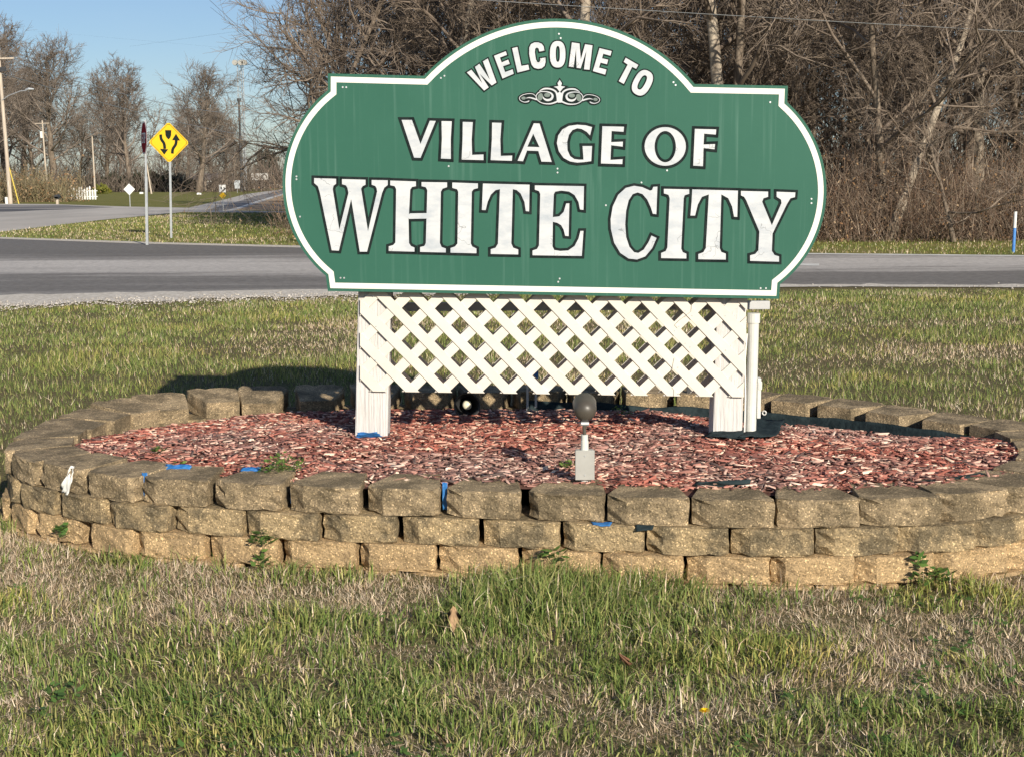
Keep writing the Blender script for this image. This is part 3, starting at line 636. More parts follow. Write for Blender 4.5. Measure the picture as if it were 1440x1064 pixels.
bx = np.array([(-1,-.6,-1),(.8,-1,-1),(1,.7,-1),(-.9,1,-1),(-.8,-.5,1),(.7,-.8,1),(.9,.6,1),(-.85,.8,1)]) / 2
J = RNG.uniform(.75, 1.2, (N, 8, 3)); v = bx[None] * J * np.stack([L_, Wd, Th], -1)[:, None]
def rotm(a, ax):
    c, s = np.cos(a), np.sin(a); z = np.zeros_like(a); o_ = np.ones_like(a)
    return {'z': np.array([[c,-s,z],[s,c,z],[z,z,o_]]), 'y': np.array([[c,z,s],[z,o_,z],[-s,z,c]]), 'x': np.array([[o_,z,z],[z,c,-s],[z,s,c]])}[ax].transpose(2,0,1)
Rm = rotm(yaw, 'z') @ rotm(pit, 'y') @ rotm(rol, 'x')
v = np.einsum('nij,nkj->nki', Rm, v) + np.stack([cx_, cy_, cz_], -1)[:, None]
base = np.array([(.22,.07,.052),(.33,.125,.09),(.14,.05,.04),(.46,.26,.19),(.58,.43,.32),(.10,.06,.052),(.29,.10,.072)])
pick = RNG.choice(7, N, p=[.22,.22,.13,.18,.08,.08,.09]); cc = base[pick] * RNG.uniform(1.05, 1.75, (N, 1))
dust = np.clip((fbm(cx_*2.2, cy_*2.2, 81, 3) - .35) * 1.6, 0, .55)[:, None]; cc = cc * (1 - dust) + (cc.mean(1, keepdims=True) * np.array((1.25, .95, .80)) + .03) * dust
idx = np.arange(N)[:, None] * 8
Fq = np.concatenate([idx + np.array(f) for f in ((4,5,6,7),(0,1,5,4),(1,2,6,5),(2,3,7,6),(3,0,4,7))])
me = npmesh('red_mulch', v.reshape(-1, 3), [Fq], M_chip, np.repeat(cc, 8, 0))
o = bpy.data.objects.new('red_mulch', me); link(o); tag(o, 'red dyed wood chip mulch filling the oval bed', 'mulch', kind='stuff')

# ------------------------------------------------------------ lamps
lp = onz(822, 683, .325)
LMP = thing('landscape_light', 'bronze round spotlight on a grey junction box near the front of the mulch', 'light', (lp[0], lp[1], .29))
u = lp[1] / F                           # metres per photo pixel there
def hz_(y): return (683 - y) * u + .035
MB().tube([(0,0,-.05),(0,0,hz_(668))], .0145, 14).obj('stub_pipe', M_pvc, LMP)
jb = MB().box((-.036,-.024,hz_(671)),(.036,.024,hz_(630))).obj('junction_box', M_box, LMP); bevel(jb, .005)
cv = MB().box((-.0375,-.0285,hz_(672)),(.0375,-.0245,hz_(629))).obj('cover_plate', M_box, jb); bevel(cv, .002)
for zq in (637, 665): MB().tube([(0,-.0286,hz_(zq)),(0,-.031,hz_(zq))], .0032, 8).obj('screw', M_galv, jb)
MB().tube([(0,0,hz_(630)),(0,0,hz_(617)),(0,0,hz_(617)),(0,0,hz_(608))], [.0155,.0155,.0135,.0135], 14).obj('conduit', M_pvc, LMP)
MB().tube([(0,0,hz_(609)),(-.002,0,hz_(598)),(.002,0,hz_(594))], [.007,.008,.008], 10).obj('stem', M_lamp, LMP)
MB().tube([(-.014,-.004,hz_(592)),(.016,-.004,hz_(592))], .009, 10).obj('knuckle', M_galv, LMP)
# bell-shaped head aimed up and back at the sign
prof = [(-.052,.0),(-.0515,.010),(-.047,.025),(-.038,.037),(-.026,.044),(-.012,.0475),(.004,.0490),(.035,.0495),(.055,.0505),(.057,.0495),(.056,.046),(.02,.044)]
ax = Vector((0, math.cos(R(17)), math.sin(R(17)))); e1 = Vector((1,0,0)); e2 = ax.cross(e1); V = []; Fs = []; n = 28; hc = Vector((.002, .012, hz_(572)))
for a, r_ in prof:
    for kk in range(n): V.append(hc + ax * a * .92 + (e1 * math.cos(2*math.pi*kk/n) + e2 * math.sin(2*math.pi*kk/n)) * max(r_ * .92, .0005))
for a in range(len(prof) - 1):
    for kk in range(n): k2 = (kk+1) % n; Fs.append((a*n+kk, a*n+k2, (a+1)*n+k2, (a+1)*n+kk))
hd = obj('lamp_head', V, Fs, M_lamp, LMP, smooth=True)
ls = [hc + ax * .022 + (e1 * math.cos(2*math.pi*kk/n) + e2 * math.sin(2*math.pi*kk/n)) * .0404 for kk in range(n)]
obj('lens', ls, [tuple(range(n))], M_galv, hd)
# second floodlight behind the sign, pointing at its far face
fp = onz(657, 584, .27); FL = thing('floodlight', 'dark hooded floodlight with pale lens on the mulch under the lattice', 'light', (fp[0], fp[1], .255))
prof2 = [(.09,.004),(.085,.03),(.06,.052),(.01,.064),(-.045,.070),(-.05,.071),(-.05,.066),(-.01,.055),(.02,.04)]
ax = Vector((-.03, 1, -.05)).normalized(); e2 = ax.cross(e1).normalized(); V = []; Fs = []; hc = Vector((0, 0, .075))
for a, r_ in prof2:
    for kk in range(n): V.append(hc + ax * a + (e1 * math.cos(2*math.pi*kk/n) + e2 * math.sin(2*math.pi*kk/n)) * r_)
for a in range(len(prof2) - 1):
    for kk in range(n): k2 = (kk+1) % n; Fs.append((a*n+k2, a*n+kk, (a+1)*n+kk, (a+1)*n+k2))
fh = obj('lamp_head', V, Fs, M_dark, FL, smooth=True)
bulb = MB(); 
bulb.tube([hc + ax * q for q in (-.048, -.044, -.036, -.015, .03)], [.006, .018, .024, .026, .024], 16).obj('bulb', mat('frosted_glass', (.72, .66, .48), (.80, .76, .60), 10, .25, .5), FL, smooth=True)
MB().box((-.05,-.03,-.05),(.05,.05,.012)).obj('base', M_dark, FL)
MB().tube([(0,.02,.0),(0,.02,.03)], .012, 10).obj('stem', M_dark, FL)
for px, lab in ((749, 'blue-grey angle stake standing in the mulch behind the lattice'), (1003 - 34, 'short dark stake standing in the mulch near the right post')):
    q = onz(px, 572, .26); s_ = thing('stake', lab, 'stake', (q[0], q[1], .2))
    if px < 800:
        MB().box((-.035,-.003,-.05),(-.022,.012,.22)).obj('upright', M_bluepost if False else M_galv, s_); MB().box((.012,-.003,-.05),(.025,.012,.22)).obj('upright', M_galv, s_)
        MB().box((-.04,-.006,.22),(.032,.014,.30)).obj('cross_plate', M_blue, s_)
    else:
        MB().box((-.014,-.012,-.05),(.014,.012,.20)).obj('shaft', M_dark, s_); MB().box((-.017,-.015,.19),(.017,.015,.205)).obj('cap', M_dark, s_)

# ------------------------------------------------------------ tarp and landscape fabric scraps
def scrap(name, label, cat, poly3, mt, amp=.008, n=9, group=None, thick=.0015):
    """crumpled quad sheet between four 3-D corners"""
    A, B, C_, D = [np.array(p, float) for p in poly3]; ce = (A + B + C_ + D) / 4; V = []; sd_ = random.random() * 50
    for j in range(n):
        for i in range(n):
            a, b = i/(n-1), j/(n-1); p = (A*(1-a)+B*a)*(1-b)+(D*(1-a)+C_*a)*b; nn = np.cross(B - A, D - A); nn /= np.linalg.norm(nn) + 1e-9
            h = float(fbm(np.array(a*3.1+sd_), np.array(b*3.1), 9, 3)) - .5; e = .12 * (float(vnoise(np.array(a*5+sd_), np.array(b*5+2.), 3)) - .5)
            V.append(p + nn * amp * 2.4 * h + (B - A) * e * .5 * (1 if 0 < b < 1 else 1.3) + (D - A) * e * .6 - ce * 0)
    V = np.array(V) - ce
    o = obj(name, V, [(j*n+i, j*n+i+1, (j+1)*n+i+1, (j+1)*n+i) for j in range(n-1) for i in range(n-1)], mt, None, tuple(ce), True)
    m = o.modifiers.new('solid', 'SOLIDIFY'); m.thickness = thick
    return tag(o, label, cat, group)
def gapscrap(px, half_w, over, label, mt, top=.345, deep=.03):
    """sheet hanging in a joint of the top course and folded over it"""
    s = gap_s(px); p, t, n = on_curve(s, -.012 - deep); q, _, _ = on_curve(s, -.24)
    a, b = p - t * half_w, p + t * half_w; c, d = q + t * half_w * over, q - t * half_w * over
    scrap('tarp_scrap', label, 'tarp', [(a[0], a[1], .245), (b[0], b[1], .245), (b[0], b[1], top), (a[0], a[1], top)], mt, .004, 7)
    return t, n
def flatscrap(px, label, mt, L, name='tarp_scrap', cat='tarp', z=.335, amp=.006):
    P4 = [onz(x, y, zz) for x, y, zz in L]; return scrap(name, label, cat, P4, mt, amp, 11)
def edgescrap(px, w_, h_, label, mt, name='tarp_scrap', cat='tarp', off=-.225):
    """liner edge standing up just behind the top blocks"""
    q = s_at_px(px); a, t, n = on_curve(q - w_, off); b, _, _ = on_curve(q + w_, off); c, _, _ = on_curve(q + w_ * .8, off - .03); d, _, _ = on_curve(q - w_ * .9, off - .02)
    return scrap(name, label, cat, [(*a, .325), (*b, .325), (*b, ZT + h_), (*a, ZT + h_ * .5)], mt, .022, 14)
gapscrap(176, .013, 1, 'bright blue tarp showing in the block joint beside the white torn scrap', M_blue, .347, .045)
edgescrap(205, .085, .014, 'blue tarp edge standing behind the top blocks near the white torn scrap', M_blue)
edgescrap(320, .045, .018, 'blue tarp flap peeking over the wall beside a green weed', M_blue)
gapscrap(383, .010, 1, 'dark blue tarp sliver in the block joint near the green weed', M_blue, .315, .09)
gapscrap(617, .010, 1, 'blue tarp sliver standing in a joint of the top course below the sign', M_blue, .352, .07)
flatscrap(0, 'blue tarp bit at the foot of the left sign post', M_blue, [(500,616,.33),(538,614,.33),(530,607,.36),(503,608,.36)])
wp = on_curve(s_at_px(100), .012)
t_, n_ = wp[1], wp[2]; a = wp[0]
scrap('tarp_scrap', 'torn white plastic scrap hanging over the wall at its left bend', 'tarp', [(*(a - t_*.045 + n_*.004), .238), (*(a + t_*.004 + n_*.008), .228), (*(a + t_*.034 - n_*.01), .348), (*(a + t_*.004 - n_*.015), .346)], M_white, .016, 12)
wp = on_curve(s_at_px(845), .012); t_, n_ = wp[1], wp[2]; a = wp[0]
scrap('tarp_scrap', 'thin blue tarp edge sticking out between two block courses', 'tarp', [(*(a - t_*.028 + n_*.004), .232), (*(a + t_*.035 + n_*.006), .231), (*(a + t_*.04 - n_*.03), .236), (*(a - t_*.04 - n_*.03), .236)], M_blue, .003, 8)
wp = on_curve(s_at_px(908), .014); t_, n_ = wp[1], wp[2]; a = wp[0]
gsc = scrap('fabric_scrap', 'dark fabric corner with a grommet hanging between block courses', 'fabric', [(*(a - t_*.03 + n_*.012), .215), (*(a + t_*.03 + n_*.016), .226), (*(a + t_*.035 - n_*.01), .238), (*(a - t_*.035 - n_*.01), .236)], M_fabric, .003, 8)
edgescrap(1020, .11, .03, 'dark fabric flap raised behind the front wall blocks', M_fabric, 'fabric_scrap', 'fabric')
flatscrap(0, 'dark fabric patch bared beside the white conduit', M_fabric, [(1040,616,.335),(1092,612,.335),(1104,588,.33),(1064,588,.335)], 'fabric_scrap', 'fabric', amp=.012)
flatscrap(0, 'dark fabric bunched at the foot of the right post', M_fabric, [(990,614,.33),(1048,618,.33),(1044,604,.35),(1000,604,.35)], 'fabric_scrap', 'fabric', amp=.012)
edgescrap(1400, .22, .012, 'dark fabric strip bared along the inside of the front wall', M_fabric, 'fabric_scrap', 'fabric')
# fabric liner standing against the inside of the rear wall
V = []; Fs = []; nn_ = 150
s1 = min(range(len(CUR)), key=lambda i: math.hypot(CUR[i,0]-2.53, CUR[i,1]-6.35)); s2 = min(range(len(CUR)), key=lambda i: math.hypot(CUR[i,0]-.1, CUR[i,1]-8.17))
for i in range(nn_):
    s = ARC[s1] + (ARC[s2] - ARC[s1]) * i / (nn_ - 1)
    h = .066 + .040 * (float(fbm(np.array(s*2.2), np.array(1.7), 3, 3)) - .4) * 2
    for j in range(5):
        p, t, n = on_curve(s, -.315 - .012 * float(vnoise(np.array(s*9), np.array(j*1.3), 2)) - .02 * (1 - j/4))
        V.append((p[0], p[1], .215 + h * j / 4 + .0))
for i in range(nn_ - 1):
    for j in range(4): Fs.append((i*5+j, i*5+j+1, (i+1)*5+j+1, (i+1)*5+j))
lin = obj('fabric_liner', V, Fs, M_fabric, smooth=True); lin.modifiers.new('solid', 'SOLIDIFY').thickness = .002
tag(lin, 'dark landscape fabric liner turned up along the inside of the rear wall', 'fabric')
def grommet(P, nrm, parent):
    nrm = Vector(nrm).normalized(); a = nrm.orthogonal().normalized(); b = nrm.cross(a); m = MB(); pl = [Vector(P) + (a*math.cos(k*math.pi/8)+b*math.sin(k*math.pi/8))*.0105 for k in range(17)]
    o = m.tube(pl, .0038, 6, False).obj('grommet', M_white); o.parent = parent
    return o
s = min((abs(proj((*on_curve(q, -.32)[0], .27))[0] - 1076) + (0 if on_curve(q)[0][1] > 7 else 999), q) for q in np.linspace(0, LEN, 900))[1]
p, t, n = on_curve(s, -.345); grommet((p[0], p[1], .275), (-n[0], -n[1], 0.1), lin)

# ------------------------------------------------------------ small plants, leaves, flower
def weed(P, label, rad=.06, h=.05, n=40, cols=((.10,.17,.035),(.15,.22,.05)), lsz=.016, group=None, up=.6):
    V = []; Fs = []; Cc = []
    for k in range(n):
        a = random.uniform(0, 2*math.pi); r_ = rad * math.sqrt(random.random()); z = h * random.random() * (1 - .6 * r_ / rad) + .004
        c = Vector((r_*math.cos(a), r_*math.sin(a), z)); d = Vector((math.cos(a+random.gauss(0,.6)), math.sin(a+random.gauss(0,.6)), random.gauss(.25, up*.5))).normalized(); sd_ = d.cross(Vector((random.gauss(0,.3),random.gauss(0,.3),1))).normalized()
        s_ = lsz * random.uniform(.6, 1.3); n0 = len(V)
        V += [c - d*s_*.5, c + sd_*s_*.42, c + d*s_*.15 + sd_*s_*.45, c + d*s_, c + d*s_*.15 - sd_*s_*.45, c - sd_*s_*.42]; Fs.append(tuple(range(n0, n0+6)))
        cl = np.array(random.choice(cols)) * random.uniform(.7, 1.25); Cc += [cl]*6
        if k % 3 == 0:                  # stems
            n0 = len(V); w_ = Vector((.0012, 0, 0)); V += [Vector((c.x*.2, c.y*.2, -.01)) - w_, Vector((c.x*.2, c.y*.2, -.01)) + w_, c]; Fs.append((n0, n0+1, n0+2)); Cc += [np.array(cols[0])]*3
    me = mesh('weed', V, Fs, M_leaf); at = me.color_attributes.new('tint', 'FLOAT_COLOR', 'POINT'); at.data.foreach_set('color', np.concatenate([np.array(Cc), np.ones((len(V),1))], 1).astype(np.float32).ravel())
    o = bpy.data.objects.new('weed', me); o.location = tuple(P); link(o); tag(o, label, 'weed', group); return o
def mz(p): return (p[0], p[1], float(mulch_z(np.array(p[0]), np.array(p[1]))) + .004)
q_ = on_curve(s_at_px(361), -.27)[0]; weed((q_[0], q_[1], .34), 'green clump of weed behind the wall beside a blue tarp flap', .095, .075, 190, lsz=.013)
weed(mz(onz(226, 636, .32)), 'tiny green weed in the mulch near the left bend of the wall', .035, .03, 30)
weed(mz(onz(800, 659, .32)), 'small green weed in the mulch beside the spotlight box', .04, .03, 36)
weed(mz(onz(1368, 606, .3)), 'low green weed in the mulch beside the rear wall fabric', .10, .03, 70)
weed(mz(onz(872, 584, .27)), 'leafy weed in the sign shadow under the lattice', .06, .07, 40)
weed(mz(onz(252, 652, .32)), 'wisp of green weed in the mulch between wall bend and weed clump', .03, .02, 16)
for px, py, zz, lab, rd, n_k in ((372, 782, .12, 'ivy-like weed growing out of a low block joint', .05, 46), (375, 806, .03, 'dark leafy sprig at the wall foot under the ivy-like weed', .04, 22), (1302, 822, .03, 'leafy green weed at the wall foot with a taller sprig', .09, 70), (1286, 802, .09, 'thin weed sprig climbing a low wall block', .025, 16), (780, 782, .10, 'broad-leaved weed in tall grass against the wall', .05, 36), (92, 785, .06, 'small weed at the wall foot below the left bend', .04, 24)):
    s = s_at_px(px); p, t, n = on_curve(s, .045); weed((p[0], p[1], zz), lab, rd, .06, n_k, ((.07,.14,.03),(.11,.19,.04)), .022)
def dryleaf(px, py, z, label, sz, ang, col):
    p = onz(px, py, z); V = []; out = [(0,-1),(.25,-.55),(.75,-.6),(.45,-.15),(.85,.25),(.35,.35),(.3,.85),(0,1.1),(-.3,.8),(-.4,.35),(-.8,.35),(-.45,-.1),(-.7,-.5),(-.25,-.5)]
    V = [(0,.05,.12*sz)] + [(x*sz*.7, y*sz, sz*.35*abs(x) + .15*sz*y*y) for x, y in out]; n = len(out)
    o = obj('fallen_leaf', V, [(0, i+1, (i+1) % n + 1) for i in range(n)], mat('dry_leaf_' + str(px), col, tuple(c*.7 for c in col), 60, .8), None, tuple(p), True)
    o.rotation_euler = (R(50), R(12), ang); o.modifiers.new('solid', 'SOLIDIFY').thickness = .0008
    return tag(o, label, 'leaf')
dryleaf(637, 872, .055, 'curled tan oak leaf standing in the grass before the wall', .045, .3, (.46, .30, .17))
dryleaf(620, 1043, .045, 'flat brown leaf lying low in the grass', .035, 1.6, (.40, .27, .15))
dryleaf(880, 932, .045, 'reddish brown leaf half hidden in the grass', .03, 2.5, (.30, .15, .09))
dp = onz(991, 996, .07); DN = thing('dandelion', 'single yellow dandelion flower in the grass', 'flower', (dp[0], dp[1], 0))
MB().tube([(0,.01,0),(0,0,.065)], .0016, 6).obj('stem', mat('green_stem', (.12,.2,.05)), DN)
m = MB()
for k in range(44):
    a = k * 2.4; r_ = .015 * math.sqrt((k+1)/44); d = Vector((math.cos(a), math.sin(a), .9 - .9*k/44)).normalized(); sdv = Vector((-math.sin(a), math.cos(a), 0)); c = Vector((0,0,.063))
    m.add([c - sdv*.0012, c + sdv*.0012, c + d*(.010+.007*k/44) + sdv*.0018, c + d*(.010+.007*k/44) - sdv*.0018], [(0,1,2,3)])
m.obj('petals', mat('dandelion_yellow', (.85,.62,.01),(.8,.5,.01), 50, .6), DN)

# ------------------------------------------------------------ grass
OUTL = np.array([on_curve(s, .02)[0] for s in np.linspace(0, LEN, 160, endpoint=False)])
def outside(x, y): return winding(x, y, [OUTL]) == 0
GREEN = np.array([(.09,.14,.03),(.13,.18,.042),(.185,.22,.06),(.30,.29,.105)]); STRAW = np.array([(.60,.47,.33),(.46,.35,.23),(.64,.54,.41),(.28,.20,.13)])
def blades(name, x, y, hgt, wid, dry, label, seg2=True, lean=.5, z0=0.0):
    n = len(x); a = 14*fbm(x*1.9, y*1.9, 91, 2) + RNG.normal(0, 1.5, n); ln = np.abs(RNG.normal(0, lean, n)); wa = RNG.uniform(0, np.pi, n)
    dx, dy = np.cos(a)*ln, np.sin(a)*ln; wx, wy = np.cos(wa)*wid/2, np.sin(wa)*wid/2
    B = np.stack([x, y, np.full(n, z0 - .004)], -1); Wv = np.stack([wx, wy, 0*wx], -1)
    mid_ = B + np.stack([dx*hgt*.35, dy*hgt*.35, hgt*.6], -1); tip = B + np.stack([dx*hgt*1.15, dy*hgt*1.15, hgt*(1 - .25*np.minimum(ln, 1.5))], -1)
    isd = RNG.random(n) < dry; gi = GREEN[RNG.integers(0, 4, n)]; si = STRAW[RNG.integers(0, 4, n)]
    c = np.where(isd[:, None], si, gi) * RNG.uniform(.75, 1.55, (n, 1))
    sh = np.clip((fbm(x*1.1 + 7, y*1.4, 71, 3) - .42) * 2.4, 0, 1)[:, None]; c = c * (1 + sh * np.where(isd[:, None], .12, 1) * np.array((.48, .24, .15)))
    if seg2:
        V = np.stack([B - Wv, B + Wv, mid_ + Wv*.8, mid_ - Wv*.8, tip], 1).reshape(-1, 3); i = np.arange(n)[:, None]*5
        Fs = [i + np.array((0,1,2,3)), i + np.array((3,2,4))]; C_ = np.repeat(c, 5, 0)
        C_.reshape(n, 5, 3)[:, :2] *= 1.0
    else:
        V = np.stack([B - Wv, B + Wv, tip], 1).reshape(-1, 3); i = np.arange(n)[:, None]*3; Fs = [i + np.array((0,1,2))]; C_ = np.repeat(c, 3, 0)
    o = bpy.data.objects.new(name, npmesh(name, V, Fs, M_grass, C_)); link(o); return tag(o, label, 'grass', kind='stuff')
def blob(x, y, px, py, rx, ry):
    q = onz(px, py); return np.exp(-(((x-q[0])/rx)**2 + ((y-q[1])/ry)**2))
# foreground lawn
N = 330000
x = RNG.uniform(-3.4, 3.7, N); y = RNG.uniform(2.6, 6.6, N); k = outside(x, y) & ((y < 5.75) | (x < -1.9) | (x > 2.2)); x, y = x[k], y[k]
tuft = fbm(x*7, y*7, 11, 3); patch = fbm(x*2.6, y*3.4, 21, 4); fine = fbm(x*13, y*13, 17, 2)
ctr = blob(x,y,770,850,.52,.34)
lush = ctr + .6*blob(x,y,200,1040,.6,.3) + .5*blob(x,y,620,950,.5,.3) + .35*blob(x,y,1010,920,.4,.2) + .3*blob(x,y,60,900,.4,.2)
bare = .85*blob(x,y,420,850,.7,.12) + .7*blob(x,y,90,815,.5,.2) + .6*blob(x,y,1130,872,.55,.12) + .35*blob(x,y,1380,890,.4,.2) + .35*blob(x,y,700,985,.3,.13)
dry = np.clip((patch - .45) * 2.2 + .9*(fine - .5) + .40 + bare*1.1 - lush*.75, .06, .98)
isdry = RNG.random(len(x)) < dry
hg = np.where(isdry, .014 + .045*tuft, .018 + .075*tuft + .085*ctr) * RNG.uniform(.5, 1.3, len(x))
keep = RNG.random(len(x)) < np.where(isdry, .85, np.clip(.22 + 1.9*(tuft-.3) + .5*lush, .15, 1)); x, y, isdry, hg = x[keep], y[keep], isdry[keep], hg[keep]
g = ~isdry
blades('lawn_grass', x[g], y[g], hg[g], RNG.uniform(.0026, .0058, g.sum()), np.full(g.sum(), .07), 'patchy green lawn grass in front of the wall', True, .7)
blades('dry_thatch', x[isdry], y[isdry], hg[isdry], RNG.uniform(.002, .0046, isdry.sum()), np.full(isdry.sum(), .97), 'short matted straw-coloured dead grass in front of the wall', False, 1.15)
N = 120000
x = RNG.uniform(-3.2, 3.5, N); y = RNG.uniform(2.7, 5.9, N); k = outside(x, y); x, y = x[k], y[k]
blades('matted_turf', x, y, RNG.uniform(.008, .022, len(x)), RNG.uniform(.003, .006, len(x)), np.clip(.25 + 1.6*(fbm(x*2.6, y*3.4, 21, 4) - .4), .2, .8), 'short matted turf close to the soil of the front lawn', False, 1.5)
# broad-leaved plants scattered through the lawn
V = []; C_ = []
for k in range(420):
    wx, wy = random.uniform(-2.6, 2.9), random.uniform(3.1, 5.3)
    if float(vnoise(np.array(wx*2.1), np.array(wy*2.1), 44)) < .5 or winding(np.array([wx]), np.array([wy]), [OUTL])[0] != 0: continue
    for q in range(random.randint(4, 9)):
        a_ = random.uniform(0, 6.28); l_ = random.uniform(.010, .024); z_ = random.uniform(.012, .045); c_ = np.array((wx + .02*math.cos(a_), wy + .02*math.sin(a_), z_)); d_ = np.array((math.cos(a_)*l_, math.sin(a_)*l_, l_*random.uniform(-.2, .6))); s_ = np.array((-math.sin(a_), math.cos(a_), .2))*l_*.42
        V += [c_ - d_*.6, c_ + s_, c_ + d_, c_ - s_]; C_ += [np.array((.07, .13, .03))*random.uniform(.8, 1.7)]*4
o = bpy.data.objects.new('ground_cover', npmesh('ground_cover', np.array(V), [np.arange(len(V)//4)[:, None]*4 + np.arange(4)], M_leaf, np.array(C_))); link(o); tag(o, 'small broad-leaved ground cover scattered through the front lawn', 'ground cover', kind='stuff')
# lawn behind and beside the bed
N = 420000
y = 6.2 + 13.6*RNG.random(N)**1.0; x = RNG.uniform(-1, 1, N)*(3.2 + .42*y); k = outside(x, y) & ((y > 7.2) | (np.abs(x) > 2.3)); x, y = x[k], y[k]
ny = np.interp(x, [p[0] for p in gl], [p[1] for p in gl]); k = y < ny + .12*(RNG.random(len(x))-.3); x, y = x[k], y[k]; ny = ny[k]
patch = fbm(x*.55, y*.8, 31, 4); tuft = fbm(x*2.3, y*2.3, 41, 3)
band = np.exp(-((y-9.6)/1.1)**2)*.35
dry = np.clip((patch-.46)*2.2 - .05 + band*.8 + .35*np.exp(-(ny-y)/.5), .08, .92)
hg = (.028 + .062*tuft)*(1-.5*dry)*RNG.uniform(.5, 1.3, len(x)) + .06*np.exp(-(((x+3.7)/.35)**2+((y-12.2)/.8)**2))
hg *= np.clip((ny-y)/1.2, .35, 1)
keep = RNG.random(len(x)) < np.clip(.35 + 1.0*(tuft-.2), .25, 1)
x, y, dry, hg = x[keep], y[keep], dry[keep], hg[keep]
blades('lawn_grass', x, y, hg, RNG.uniform(.0035, .0068, len(x))*(y/10), dry, 'green and brown lawn grass between the bed and the road', False, .45)
N = 5200
x = np.where(RNG.random(N) < .97, RNG.uniform(-13, 1, N), RNG.uniform(1, 14, N)); gy0 = np.interp(x, [p[0] for p in gl], [p[1] for p in gl]); y = gy0 + RNG.normal(-.05, .40, N); r_ = RNG.gamma(2, .0035, N) + .005
oc8 = np.array([(1,0,0),(0,1,0),(-1,0,0),(0,-1,0),(0,0,.7),(0,0,-.5)]); v = oc8[None]*RNG.uniform(.6, 1.3, (N,6,3))*r_[:,None,None] + np.stack([x, y, np.full(N, .014)], -1)[:,None]
ft = np.array([(0,1,4),(1,2,4),(2,3,4),(3,0,4),(1,0,5),(2,1,5),(3,2,5),(0,3,5)]); cc = np.array([(.50,.46,.40),(.40,.36,.31),(.56,.52,.47),(.30,.27,.23)])[RNG.integers(0,4,N)]
o = bpy.data.objects.new('gravel', npmesh('gravel', v.reshape(-1,3), [(np.arange(N)[:,None,None]*6 + ft[None]).reshape(-1,3)], M_chip, np.repeat(cc, 6, 0))); link(o); tag(o, 'loose pale gravel scattered along the near road edge', 'gravel', kind='stuff')
# verge and triangle of grass beyond the road
N = 130000
x = RNG.uniform(-17, 26, N); y = RNG.uniform(28, 75, N)**1.0; fy = np.interp(x, [p[0] for p in farE], [p[1] for p in farE])
k = (y > fy + .5) & ((x > -4) | (y < 76)) & ((x < 0) | (y < fy + 9)); x, y = x[k], y[k]
hp = [tuple(p) for p in gp((258,298.5),(140,310),(5,326),(-60,338),(-160,345),(-500,345),(-500,280),(258,280))]
k = winding(x, y, [hp]) == 0; x, y = x[k], y[k]
dry = np.clip((fbm(x*.25, y*.25, 51, 4)-.42)*1.9 + .35*(x > 3), .15, .9)
blades('verge_grass', x, y, RNG.uniform(.03, .10, len(x)), RNG.uniform(.010, .022, len(x))*(y/35), dry, 'mown grass verge beyond the side road', False, .5)

